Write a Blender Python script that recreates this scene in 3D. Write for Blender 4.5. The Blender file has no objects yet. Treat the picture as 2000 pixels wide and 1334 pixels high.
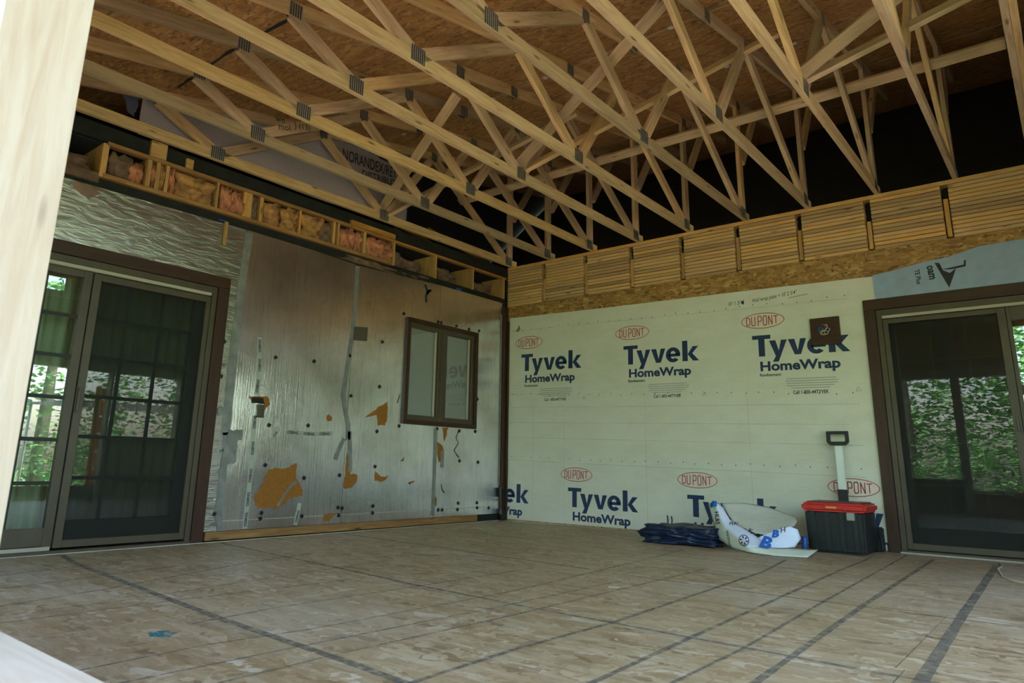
import bpy, bmesh, math, random
from mathutils import Matrix, Vector, noise
random.seed(7)
S = bpy.context.scene
COL = S.collection

# ------------------------------------------------------------------ camera
cam = bpy.data.cameras.new('camera'); camo = bpy.data.objects.new('camera', cam); COL.objects.link(camo)
camo.matrix_world = Matrix(((0.771137, 0.133307, 0.622557, 5.463009), (0.636356, -0.192085, -0.747098, -6.902863),
                            (0.01999, 0.972282, -0.232954, 0.653133), (0, 0, 0, 1)))
cam.sensor_width = 36; cam.lens = 24.5958; cam.shift_x = 0.021336; cam.shift_y = -0.044544
cam.clip_start = 0.02
S.camera = camo
cam.dof.use_dof = True; cam.dof.focus_distance = 7.0; cam.dof.aperture_fstop = 9.0

# ------------------------------------------------------------------ sky, sun, exposure
S.view_settings.view_transform = 'Standard'; S.view_settings.look = 'None'
S.view_settings.gamma = 1; S.view_settings.use_curve_mapping = False
S.view_settings.exposure = 2.95
W = bpy.data.worlds.new('world'); S.world = W; W.use_nodes = True
nt = W.node_tree; nt.nodes.clear()
wo = nt.nodes.new('ShaderNodeOutputWorld'); bg = nt.nodes.new('ShaderNodeBackground'); sky = nt.nodes.new('ShaderNodeTexSky')
sky.sky_type = 'NISHITA'; sky.sun_disc = False; sky.sun_elevation = math.radians(50); sky.sun_rotation = math.radians(-40)
sky.air_density = 1.2; sky.dust_density = 3.0; sky.ozone_density = 1.0
bg.inputs['Strength'].default_value = 0.35
nt.links.new(sky.outputs[0], bg.inputs[0]); nt.links.new(bg.outputs[0], wo.inputs[0])
sl = bpy.data.lights.new('sun', 'SUN'); so = bpy.data.objects.new('sun', sl); COL.objects.link(so)
sl.energy = 4.5; sl.color = (1.0, .95, .86); sl.angle = math.radians(1.5)
so.rotation_euler = Vector((0.55, -0.62, -0.95)).to_track_quat('-Z', 'Y').to_euler()
so.location = (-5, 6, 12)

# ------------------------------------------------------------------ helpers
def tag(o, label=None, cat=None, group=None, kind=None):
    if label: o['label'] = label
    if cat: o['category'] = cat
    if group: o['group'] = group
    if kind: o['kind'] = kind
    return o
def link(name, me, m=None, parent=None):
    o = bpy.data.objects.new(name, me); COL.objects.link(o)
    if m is not None and len(me.materials) == 0: me.materials.append(m)
    if parent is not None: o.parent = parent
    return o
def empty(name, loc=(0, 0, 0), parent=None):
    o = bpy.data.objects.new(name, None); COL.objects.link(o); o.location = loc; o.empty_display_size = .1
    if parent is not None: o.parent = parent
    return o
def setw(o, M):
    """place by world matrix, parent is an unrotated empty or mesh at p.location"""
    if o.parent is not None: o.matrix_basis = Matrix.Translation(-o.parent.location) @ M
    else: o.matrix_basis = M
    return o
def bm_mesh(bm, name='mesh', smooth=False):
    me = bpy.data.meshes.new(name); bm.normal_update(); bm.to_mesh(me); bm.free()
    if smooth:
        for p in me.polygons: p.use_smooth = True
    return me
def box_bm(bm, lo, hi, M=None):
    r = bmesh.ops.create_cube(bm, size=1)
    T = Matrix.Translation(((lo[0]+hi[0])/2, (lo[1]+hi[1])/2, (lo[2]+hi[2])/2)) @ Matrix.Diagonal((hi[0]-lo[0], hi[1]-lo[1], hi[2]-lo[2], 1))
    if M: T = M @ T
    bmesh.ops.transform(bm, matrix=T, verts=r['verts'])
    return r['verts']
_boxc = {}
def box_mesh(dx, dy, dz, m, bev=0.0):
    key = (round(dx, 4), round(dy, 4), round(dz, 4), m.name, bev)
    if key not in _boxc:
        bm = bmesh.new(); box_bm(bm, (-dx/2, -dy/2, -dz/2), (dx/2, dy/2, dz/2))
        if bev: bmesh.ops.bevel(bm, geom=bm.edges[:], offset=bev, segments=1, affect='EDGES')
        me = bm_mesh(bm, 'box'); me.materials.append(m); _boxc[key] = me
    return _boxc[key]
def box(name, lo, hi, m, parent=None, bev=0.0, axis=None):
    """axis-aligned box; axis = which world axis runs along the grain ('x','y','z'); mesh local X is the grain"""
    d = [abs(hi[i]-lo[i]) for i in range(3)]; c = Vector([(hi[i]+lo[i])/2 for i in range(3)])
    ax = axis or 'xyz'[d.index(max(d))]
    if ax == 'x': me = box_mesh(d[0], d[1], d[2], m, bev); R = Matrix.Identity(4)
    elif ax == 'y': me = box_mesh(d[1], d[0], d[2], m, bev); R = Matrix.Rotation(math.pi/2, 4, 'Z')
    else: me = box_mesh(d[2], d[1], d[0], m, bev); R = Matrix.Rotation(math.pi/2, 4, 'Y')
    o = link(name, me, m, parent)
    return setw(o, Matrix.Translation(c) @ R)
def board(name, p0, p1, wide, thick, wdir, m, parent=None, bev=.0015):
    """a board from p0 to p1; wide side along wdir (made perpendicular)"""
    p0 = Vector(p0); p1 = Vector(p1); x = (p1-p0).normalized(); w = Vector(wdir); w = (w - x*w.dot(x)).normalized(); t = x.cross(w)
    me = box_mesh((p1-p0).length, wide, thick, m, bev)
    M = Matrix(((x.x, w.x, t.x, 0), (x.y, w.y, t.y, 0), (x.z, w.z, t.z, 0), (0, 0, 0, 1)))
    o = link(name, me, m, parent)
    return setw(o, Matrix.Translation((p0+p1)/2) @ M)
def prism(name, pts, frame, d, m, parent=None, rough=0, smooth=False):
    """extrude a 2D polygon. frame 'x': pts=(y,z) at x=frame[1], thickness d along +x (neg = -x). 'y': pts=(x,z). 'z': pts=(x,y)"""
    ax, v = frame
    P = []
    n = len(pts)
    for i, (a, b) in enumerate(pts):
        P.append((a, b))
        if rough:
            a2, b2 = pts[(i+1) % n]; L = math.hypot(a2-a, b2-b); k = int(L/rough)
            for j in range(1, k+1):
                t = j/(k+1); P.append((a+(a2-a)*t+random.uniform(-1, 1)*rough*.28, b+(b2-b)*t+random.uniform(-1, 1)*rough*.28))
    def mk(a, b, w): return {'x': (w, a, b), 'y': (a, w, b), 'z': (a, b, w)}[ax]
    c = Vector(mk(sum(p[0] for p in P)/len(P), sum(p[1] for p in P)/len(P), v))
    bm = bmesh.new()
    vs = [bm.verts.new(Vector(mk(a, b, v))-c) for a, b in P]
    f = bm.faces.new(vs); bm.normal_update()
    bmesh.ops.triangulate(bm, faces=[f]) if len(P) > 4 else None
    g = bmesh.ops.extrude_face_region(bm, geom=bm.faces[:])
    dv = Vector(mk(0, 0, d))
    bmesh.ops.translate(bm, vec=dv, verts=[e for e in g['geom'] if isinstance(e, bmesh.types.BMVert)])
    bmesh.ops.recalc_face_normals(bm, faces=bm.faces[:])
    me = bm_mesh(bm, name); o = link(name, me, m, parent)
    return setw(o, Matrix.Translation(c))
def lump(name, c, size, m, parent=None, seed=0, amp=.25, fr=2.2, sub=4, boxy=.6):
    bm = bmesh.new(); bmesh.ops.create_icosphere(bm, subdivisions=sub, radius=1)
    for v in bm.verts:
        d = v.co.normalized(); mx = max(abs(d.x), abs(d.y), abs(d.z)); d = d.lerp(d/mx, boxy)
        q = Vector((v.co.x*fr+seed*7.3, v.co.y*fr, v.co.z*fr))
        n = noise.fractal(q, 1.0, 2.2, 4)
        d *= 1+amp*n
        v.co = Vector((d.x*size[0]/2, d.y*size[1]/2, d.z*size[2]/2))
    me = bm_mesh(bm, name, True); o = link(name, me, m, parent)
    return setw(o, Matrix.Translation(c))
def ribbon(name, pts, w, frame, d, m, parent=None, jit=0.0):
    """flat strip along a 2D polyline lying on a wall/floor plane"""
    L = []; R = []
    n = len(pts)
    for i, (a, b) in enumerate(pts):
        a0, b0 = pts[max(i-1, 0)]; a1, b1 = pts[min(i+1, n-1)]
        tx, ty = a1-a0, b1-b0; l = math.hypot(tx, ty) or 1; nx, ny = -ty/l, tx/l
        ww = w/2*(1+random.uniform(-jit, jit))
        L.append((a+nx*ww, b+ny*ww)); R.append((a-nx*ww, b-ny*ww))
    return prism(name, L+R[::-1], frame, d, m, parent)
def sub_poly(pts, step):
    out = []
    for i in range(len(pts)-1):
        (a, b), (c, d) = pts[i], pts[i+1]; k = max(1, int(math.hypot(c-a, d-b)/step))
        out += [(a+(c-a)*j/k, b+(d-b)*j/k) for j in range(k)]
    return out+[pts[-1]]
def tube(name, pts, r, m, parent=None, seg=8):
    bm = bmesh.new(); rings = []
    P = [Vector(p) for p in pts]; c0 = sum(P, Vector())/len(P)
    for i, p in enumerate(P):
        t = (P[min(i+1, len(P)-1)]-P[max(i-1, 0)]).normalized()
        a = t.cross(Vector((0, 0, 1)) if abs(t.z) < .9 else Vector((1, 0, 0))).normalized(); b = t.cross(a)
        rings.append([bm.verts.new(p-c0+(a*math.cos(2*math.pi*k/seg)+b*math.sin(2*math.pi*k/seg))*r) for k in range(seg)])
    for A, B in zip(rings, rings[1:]):
        for k in range(seg): bm.faces.new((A[k], A[(k+1) % seg], B[(k+1) % seg], B[k]))
    bm.faces.new(rings[0][::-1]); bm.faces.new(rings[-1])
    bmesh.ops.recalc_face_normals(bm, faces=bm.faces[:])
    me = bm_mesh(bm, name, True); o = link(name, me, m, parent)
    return setw(o, Matrix.Translation(c0))

# ------------------------------------------------------------------ materials
class Mt:
    def __init__(s, name, rough=.6, metal=0.0, spec=.4):
        s.m = bpy.data.materials.new(name); s.m.use_nodes = True; s.t = s.m.node_tree
        s.b = s.t.nodes['Principled BSDF']; s.b.inputs['Roughness'].default_value = rough
        s.b.inputs['Metallic'].default_value = metal; s.b.inputs['Specular IOR Level'].default_value = spec
    def n(s, ty, **k):
        x = s.t.nodes.new(ty)
        for a, b in k.items():
            if hasattr(x, a): setattr(x, a, b)
            else: x.inputs[a.replace('_', ' ')].default_value = b
        return x
    def l(s, a, b): s.t.links.new(a, b)
    def coords(s, scale=(1, 1, 1), kind='Object', rot=(0, 0, 0), rnd=0.0):
        tc = s.n('ShaderNodeTexCoord'); mp = s.n('ShaderNodeMapping'); mp.inputs['Scale'].default_value = scale; mp.inputs['Rotation'].default_value = rot
        s.l(tc.outputs[kind], mp.inputs['Vector'])
        if rnd:
            oi = s.n('ShaderNodeObjectInfo'); mu = s.n('ShaderNodeMath', operation='MULTIPLY'); mu.inputs[1].default_value = rnd
            s.l(oi.outputs['Random'], mu.inputs[0]); cx = s.n('ShaderNodeCombineXYZ')
            for i in range(3): s.l(mu.outputs[0], cx.inputs[i])
            s.l(cx.outputs[0], mp.inputs['Location'])
        return mp.outputs[0]
    def noise(s, vec, scale=5, detail=4, rough=.55, dist=0.0):
        x = s.n('ShaderNodeTexNoise'); x.inputs['Scale'].default_value = scale; x.inputs['Detail'].default_value = detail
        x.inputs['Roughness'].default_value = rough; x.inputs['Distortion'].default_value = dist; s.l(vec, x.inputs['Vector']); return x.outputs['Fac']
    def ramp(s, fac, stops, interp='LINEAR'):
        r = s.n('ShaderNodeValToRGB'); r.color_ramp.interpolation = interp
        e = r.color_ramp.elements
        while len(e) < len(stops): e.new(.5)
        for i, (p, c) in enumerate(stops): e[i].position = p; e[i].color = (*c, 1) if len(c) == 3 else c
        s.l(fac, r.inputs[0]); return r.outputs[0]
    def mix(s, fac, a, b, mode='MIX'):
        x = s.n('ShaderNodeMix', data_type='RGBA', blend_type=mode)
        for i, v in ((0, fac), (6, a), (7, b)):
            if isinstance(v, bpy.types.NodeSocket): s.l(v, x.inputs[i])
            else: x.inputs[i].default_value = (*v, 1) if isinstance(v, tuple) else v
        return x.outputs[2]
    def col(s, c):
        if isinstance(c, tuple): s.b.inputs['Base Color'].default_value = (*c, 1)
        else: s.l(c, s.b.inputs['Base Color'])
        return s
    def bump(s, h, st=.3, d=.01):
        b = s.n('ShaderNodeBump'); b.inputs['Strength'].default_value = st; b.inputs['Distance'].default_value = d
        s.l(h, b.inputs['Height']); s.l(b.outputs[0], s.b.inputs['Normal']); return s
    def rough(s, f, a, b):
        x = s.n('ShaderNodeMapRange'); x.inputs['To Min'].default_value = a; x.inputs['To Max'].default_value = b
        s.l(f, x.inputs['Value']); s.l(x.outputs[0], s.b.inputs['Roughness']); return s

def lin(r, g, b): return tuple((c/255/12.92 if c/255 <= .04045 else ((c/255+.055)/1.055)**2.4) for c in (r, g, b))

def wood(name, dark, mid, light, knots=True, var=.25, rough=.62):
    M = Mt(name, rough)
    v = M.coords((1.2, 14, 14), rnd=40.0)
    f = M.noise(v, 2.2, 6, .6, 1.2)
    c = M.ramp(f, [(.25, dark), (.5, mid), (.75, light)])
    if knots:
        v2 = M.coords((1.6, 7, 7), rnd=23.0)
        vo = M.n('ShaderNodeTexVoronoi'); vo.inputs['Scale'].default_value = 1.5; M.l(v2, vo.inputs['Vector'])
        k = M.ramp(vo.outputs['Distance'], [(.05, (0, 0, 0)), (.13, (1, 1, 1))])
        c = M.mix(k, tuple(x*.45 for x in dark), c)
    oi = M.n('ShaderNodeObjectInfo')
    tint = M.ramp(oi.outputs['Random'], [(0, (1-var, 1-var*1.05, 1-var*1.15)), (.5, (1, 1, 1)), (1, (1+var*.35, 1, 1-var*.9))])
    c = M.mix(1.0, c, tint, 'MULTIPLY')
    M.col(c); M.bump(f, .12, .004); return M.m
TRUSS = wood('truss_lumber', (.36, .23, .12), (.53, .375, .215), (.64, .485, .30), var=.3)
STUDM = wood('band_lumber', (.38, .19, .06), (.54, .31, .11), (.66, .42, .17), var=.3)
BANDM = wood('infill_lumber', (.50, .295, .13), (.58, .365, .175), (.66, .45, .23), var=.38)
PALE = wood('pale_pine', (.36, .26, .175), (.41, .325, .24), (.45, .375, .29), knots=True, var=.04)
OLDW = wood('old_lumber', (.22, .10, .035), (.36, .18, .06), (.50, .28, .10), var=.4)
TRIMW = wood('brown_trim', (.020, .007, .003), (.042, .014, .006), (.062, .022, .009), knots=False, var=.1, rough=.5)

def osb(name, cols, flake=1.0, stain=None, gloss=.55):
    """oriented strand board: two layers of stretched strand cells in different directions"""
    M = Mt(name, gloss)
    outs = []; hs = []
    for i, (rz, sc) in enumerate((((0, 0, .35), 9), ((0, 0, -.5), 13), ((0, 0, 1.25), 10))):
        v0 = M.coords((1, 1, 1), rnd=17.0)
        nz = M.n('ShaderNodeTexNoise'); nz.inputs['Scale'].default_value = 5; M.l(v0, nz.inputs['Vector'])
        vm = M.n('ShaderNodeVectorMath', operation='MULTIPLY_ADD'); vm.inputs[1].default_value = (.10,)*3; M.l(nz.outputs['Color'], vm.inputs[0]); M.l(v0, vm.inputs[2])
        mp = M.n('ShaderNodeMapping'); mp.inputs['Rotation'].default_value = rz; mp.inputs['Scale'].default_value = (1*flake, 3.6*flake, 3.6*flake)
        M.l(vm.outputs[0], mp.inputs[0])
        vo = M.n('ShaderNodeTexVoronoi'); vo.inputs['Scale'].default_value = sc; M.l(mp.outputs[0], vo.inputs['Vector'])
        sp = M.n('ShaderNodeSeparateColor'); M.l(vo.outputs['Color'], sp.inputs[0]); outs.append(sp.outputs[0]); hs.append(vo.outputs['Distance'])
    sel = M.noise(M.coords((1, 1, 1), rnd=9.0), 14, 2)
    s1 = M.ramp(sel, [(.46, (0, 0, 0)), (.5, (1, 1, 1))]); s2 = M.ramp(sel, [(.56, (0, 0, 0)), (.6, (1, 1, 1))])
    f = M.mix(s1, outs[0], outs[1]); f = M.mix(s2, f, outs[2])
    c = M.ramp(f, [(0, cols[0]), (.12, cols[1]), (.5, cols[2]), (.85, cols[3]), (1, cols[4])])
    g = M.noise(M.coords((6, 40, 40), rnd=5.0), 3, 3)
    c = M.mix(.35, c, M.ramp(g, [(.3, cols[1]), (.7, cols[3])]))
    if stain: c = stain(M, c)
    M.col(c); M.bump(f, .35, .003); return M.m
DECK = osb('roof_deck_strand_board', [(.07, .025, .006), (.26, .12, .034), (.38, .19, .060), (.50, .28, .10), (.62, .38, .16)], .8)
RIM = osb('rim_strand_board', [(.04, .015, .004), (.18, .08, .02), (.31, .155, .04), (.44, .26, .08), (.60, .41, .17)], 1.0)
def fl_stain(M, c):
    n = M.noise(M.coords((1, 1, 1), 'Object', rnd=3.0), .9, 5, .6)
    c = M.mix(M.ramp(n, [(.45, (0, 0, 0)), (.75, (.40, .40, .40))]), c, (.54, .47, .37))
    n2 = M.noise(M.coords((2, 14, 1), rnd=6.0), 2, 4, .7)
    return M.mix(M.ramp(n2, [(.5, (0, 0, 0)), (.75, (.35, .35, .35))]), c, (.64, .56, .45))
FLOOR = osb('floor_strand_board', [(.12, .055, .02), (.26, .165, .072), (.345, .24, .12), (.44, .325, .18), (.62, .52, .38)], .5, fl_stain, .5)
OPENW = osb('outer_strand_board', [(.07, .03, .01), (.2, .1, .03), (.3, .17, .06), (.4, .25, .1), (.5, .34, .16)], 1)

def plain(name, c, rough=.6, metal=0, nz=.0, sc=30, spec=.4, bump=0, bs=60):
    M = Mt(name, rough, metal, spec)
    if nz:
        f = M.noise(M.coords(), sc, 4)
        M.col(M.mix(M.ramp(f, [(.3, (0, 0, 0)), (.7, (1, 1, 1))]), tuple(x*(1-nz) for x in c), tuple(min(1, x*(1+nz)) for x in c)))
    else: M.col(c)
    if bump: M.bump(M.noise(M.coords(), bs, 3), bump, .004)
    return M.m
# foil: crinkled, brushed vertically
M = Mt('foil_facing', .2, .95)
v = M.coords((1, 30, 1.1)); f = M.noise(v, 2.4, 5, .65); f2 = M.noise(M.coords(), 8, 6, .7, .6); f3 = M.noise(M.coords((1, 1, 1)), 1.6, 5, .65); f4 = M.noise(M.coords((1, 22, .6)), 3.1, 5, .7)
c = M.mix(M.ramp(f3, [(.35, (0, 0, 0)), (.65, (1, 1, 1))]), (.60, .59, .60), (.86, .86, .93))
c = M.mix(M.ramp(f4, [(.30, (1, 1, 1)), (.46, (0, 0, 0))]), c, (.42, .41, .39))
vo = M.n('ShaderNodeTexVoronoi', feature='DISTANCE_TO_EDGE'); vo.inputs['Scale'].default_value = 4.5; M.l(M.coords((1, 1.4, .8)), vo.inputs['Vector'])
cr = M.ramp(vo.outputs['Distance'], [(.0, (0, 0, 0)), (.02, (1, 1, 1))])
M.col(c); M.bump(M.mix(.04, M.mix(.5, f, f2), cr), .40, .009); M.rough(f3, .10, .22); FOIL = M.m
M = Mt('crinkled_foil', .2, .93); f = M.noise(M.coords((1, 1.2, 4.5), rot=(-.45, 0, 0)), 6, 6, .62, .8); M.col((.50, .485, .47)); M.bump(f, .40, .014); FOILC = M.m
# crinkled upper foil
TARP = None
M = Mt('tarp_fabric', .6); w = M.noise(M.coords((1, 3, 1)), 3, 5); fine = M.noise(M.coords(), 180, 2)
M.col(M.mix(M.ramp(fine, [(.4, (0, 0, 0)), (.6, (1, 1, 1))]), (.33, .29, .28), (.43, .38, .37))); M.bump(w, .5, .03); TARP = M.m
# house wrap: pale, wrinkled, faint dirt
M = Mt('house_wrap_sheet', .5, 0, .5)
w = M.noise(M.coords((1, 1, 1), rot=(0, .5, 0)), 5, 6, .6, .8); w2 = M.noise(M.coords((1.0, 1, 5), rot=(0, .55, 0)), 4, 5, .6)
fine = M.noise(M.coords(), 150, 2); dirt = M.noise(M.coords((1, 1, 2.5)), 2.3, 6, .65)
c = M.mix(M.ramp(dirt, [(.42, (0, 0, 0)), (.72, (.35, .35, .35))]), (.66, .645, .535), (.50, .43, .31))
c = M.mix(M.ramp(fine, [(.44, (0, 0, 0)), (.56, (.25, .25, .25))]), c, (.48, .50, .42))
M.col(c); M.bump(M.mix(.5, w, w2), .6, .016); WRAP = M.m
INK = plain('navy_ink', (.012, .03, .085), .5, nz=.25, sc=60)
INKB = plain('black_ink', (.02, .02, .022), .6)
INKG = plain('grey_ink', (.30, .31, .27), .6)
INKR = plain('red_ink', (.33, .05, .035), .6)
PINKO = plain('pale_pink_print', (.70, .58, .49), .5, nz=.06, sc=80)
TAPE = plain('duct_tape_grey', (.22, .22, .21), .38, .25, nz=.25, sc=9, bump=.3, bs=14)
TAPEG = plain('lettered_foil_tape', (.42, .44, .38), .4, .3, nz=.12, sc=14)
FOAM = plain('orange_foam', (.27, .105, .014), .85, nz=.14, sc=40, bump=.2)
CAPM = plain('cap_plastic', (.012, .010, .010), .35)
FELT = plain('black_roof_felt', (.010, .011, .009), .75, nz=.4, sc=9, bump=.5, bs=20)
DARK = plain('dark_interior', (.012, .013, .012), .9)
BRONZE = plain('bronze_vinyl', (.070, .052, .032), .42, nz=.12, sc=6)
TRACK = plain('pale_track', (.40, .36, .28), .4)
MUNT = plain('dark_muntin', (.010, .009, .006), .5)
PLATE = None
M = Mt('punched_steel_plate', .42, .7)
wv = M.n('ShaderNodeTexWave'); wv.wave_type = 'BANDS'; wv.bands_direction = 'X'; wv.inputs['Scale'].default_value = 17; wv.inputs['Distortion'].default_value = 0
M.l(M.coords(), wv.inputs['Vector'])
wz = M.n('ShaderNodeTexWave'); wz.wave_type = 'BANDS'; wz.bands_direction = 'Y'; wz.inputs['Scale'].default_value = 30; M.l(M.coords(), wz.inputs['Vector'])
mm = M.mix(1.0, wv.outputs['Color'], M.ramp(wz.outputs['Fac'], [(.2, (.35, .35, .35)), (.6, (1, 1, 1))]), 'MULTIPLY')
M.col(M.ramp(mm, [(.3, (.10, .095, .09)), (.7, (.55, .53, .50))])); M.bump(mm, .6, .003); PLATE = M.m
PINK = plain('pink_insulation', (.42, .165, .085), .95, nz=.6, sc=14, bump=.8, bs=35)
YEL = plain('yellowed_insulation', (.36, .18, .062), .95, nz=.7, sc=11, bump=.8, bs=35)
GREYI = plain('dirty_insulation', (.16, .095, .06), .95, nz=.5, sc=11, bump=.8, bs=35)
BLUEF = plain('blue_foam_board', (.27, .36, .49), .5, nz=.07, sc=12)
WHITE = plain('white_plastic', (.72, .74, .74), .4)
ALU = plain('pale_aluminium', (.62, .65, .60), .35, .3)
REDP = plain('red_plastic', (.55, .020, .015), .35, nz=.15, sc=25)
BLKP = plain('black_plastic', (.012, .014, .015), .42, nz=.4, sc=35, bump=.25, bs=90)
NAVY = plain('navy_tarp', (.005, .014, .040), .42, nz=.5, sc=14, bump=.5, bs=18)
BAGO = plain('bag_outer', (.60, .63, .50), .4, nz=.05, sc=8)
BAGLIT = plain('bag_inner_lit', (.70, .76, .90), .4, nz=.04, sc=8)  # same white plastic, tinted bluish white for its lit inside
BLUEP = plain('blue_print', (.01, .10, .42), .4)
SCUFF = None
M = Mt('scuffed_line', .7); f = M.noise(M.coords(kind='Object', rnd=5.0), 22, 5, .7)
M.col((.15, .145, .115)); a = M.ramp(f, [(.34, (.05, .05, .05)), (.66, (.5, .5, .5))]); M.l(a, M.b.inputs['Alpha']); SCUFF = M.m
M = Mt('teal_paint_stain', .6); f = M.noise(M.coords(kind='Object'), 16, 5, .7); M.col((.03, .22, .24)); M.l(M.ramp(f, [(.4, (0, 0, 0)), (.62, (.8, .8, .8))]), M.b.inputs['Alpha']); TEAL = M.m
# clear bag body
M = Mt('translucent_film', .25); M.col((.62, .62, .52)); M.b.inputs['Alpha'].default_value = .84; M.bump(M.noise(M.coords(), 16, 5), .7, .02); FILM = M.m
# door glass : mirror-like double glazing
def glassm(name, refl, rough=0.0, tint=(.9, .95, .92)):
    m = bpy.data.materials.new(name); m.use_nodes = True; t = m.node_tree; t.nodes.clear()
    o = t.nodes.new('ShaderNodeOutputMaterial'); mx = t.nodes.new('ShaderNodeMixShader'); tr = t.nodes.new('ShaderNodeBsdfTransparent'); gl = t.nodes.new('ShaderNodeBsdfGlossy')
    fr = t.nodes.new('ShaderNodeFresnel'); fr.inputs['IOR'].default_value = 1.5; mu = t.nodes.new('ShaderNodeMath'); mu.operation = 'MULTIPLY'; mu.use_clamp = True; mu.inputs[1].default_value = refl
    tr.inputs[0].default_value = (*tint, 1); gl.inputs['Roughness'].default_value = rough
    t.links.new(fr.outputs[0], mu.inputs[0]); ge = t.nodes.new('ShaderNodeNewGeometry'); inv = t.nodes.new('ShaderNodeMath'); inv.operation = 'SUBTRACT'; inv.inputs[0].default_value = 1; m2 = t.nodes.new('ShaderNodeMath'); m2.operation = 'MULTIPLY'; t.links.new(ge.outputs['Backfacing'], inv.inputs[1]); t.links.new(mu.outputs[0], m2.inputs[0]); t.links.new(inv.outputs[0], m2.inputs[1]); t.links.new(m2.outputs[0], mx.inputs[0]); t.links.new(tr.outputs[0], mx.inputs[1]); t.links.new(gl.outputs[0], mx.inputs[2]); t.links.new(mx.outputs[0], o.inputs[0])
    return m
GLASS = glassm('double_glazing', 3.9)
m = bpy.data.materials.new('insect_mesh'); m.use_nodes = True; t = m.node_tree; t.nodes.clear()
o_ = t.nodes.new('ShaderNodeOutputMaterial'); mx_ = t.nodes.new('ShaderNodeMixShader'); tr_ = t.nodes.new('ShaderNodeBsdfTransparent'); di_ = t.nodes.new('ShaderNodeBsdfDiffuse')
di_.inputs[0].default_value = (.035, .038, .032, 1); mx_.inputs[0].default_value = .30
t.links.new(tr_.outputs[0], mx_.inputs[1]); t.links.new(di_.outputs[0], mx_.inputs[2]); t.links.new(mx_.outputs[0], o_.inputs[0]); SCREEN = m
M = Mt('foliage', .55); f = M.noise(M.coords(), 3.0, 4); oi = M.n('ShaderNodeObjectInfo')
M.col(M.ramp(f, [(.3, (.035, .13, .035)), (.5, (.12, .33, .09)), (.7, (.30, .56, .16))])); M.b.inputs['Transmission Weight'].default_value = 0
M.b.inputs['Subsurface Weight'].default_value = 0; LEAF = M.m
BARK = plain('bark', (.10, .075, .055), .9, nz=.4, sc=6)
GRASS = plain('grass', (.10, .24, .05), .9, nz=.5, sc=2)

def text(name, s, size, frame, origin, xdir, ydir, m, parent, bold=0.0, sx=1.0, lift=.0012, clip=None, slant=0.0):
    """flat lettering as a thin mesh; origin = left baseline, xdir/ydir unit vectors"""
    cu = bpy.data.curves.new('t', 'FONT'); cu.body = s; cu.size = size; cu.offset = bold; cu.resolution_u = 3; cu.shear = slant
    to = bpy.data.objects.new('t', cu); COL.objects.link(to); dg = bpy.context.evaluated_depsgraph_get(); dg.update()
    me = bpy.data.meshes.new_from_object(to.evaluated_get(dg)); bpy.data.objects.remove(to); bpy.data.curves.remove(cu)
    x = Vector(xdir).normalized(); y = Vector(ydir).normalized(); z = x.cross(y).normalized()
    bm = bmesh.new(); bm.from_mesh(me); bpy.data.meshes.remove(me)
    R = Matrix(((x.x*sx, y.x, z.x, 0), (x.y*sx, y.y, z.y, 0), (x.z*sx, y.z, z.z, 0), (0, 0, 0, 1)))
    bmesh.ops.transform(bm, matrix=R, verts=bm.verts[:])
    o = Vector(origin)+z*lift
    if clip:
        for (co, no) in clip:
            g = bm.verts[:]+bm.edges[:]+bm.faces[:]
            bmesh.ops.bisect_plane(bm, geom=g, plane_co=Vector(co)-o, plane_no=no, clear_outer=True)
    me = bm_mesh(bm, name); me.materials.clear(); ob = link(name, me, m, parent)
    return setw(ob, Matrix.Translation(o))
def textw(name, s, size, *a, width=None, **k):
    """text fitted to a given width"""
    cu = bpy.data.curves.new('t', 'FONT'); cu.body = s; cu.size = size; cu.offset = k.get('bold', 0)
    to = bpy.data.objects.new('t', cu); COL.objects.link(to); bpy.context.view_layer.update(); w = to.dimensions.x
    bpy.data.objects.remove(to); bpy.data.curves.remove(cu)
    k['sx'] = width/max(w, 1e-4)
    return text(name, s, size, *a, **k)

# ================================================================== STRUCTURE
X0, SP = .051, .6096                    # first truss centre, spacing
XR, YF = 6.22, -6.48                    # right wall, camera-side wall inner faces
PT = 3.137                              # plate top
def zu(y): return 4.40+.2*y             # underside of the top chords
def zd(y): return zu(y)+.0915           # underside of the roof deck

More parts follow.
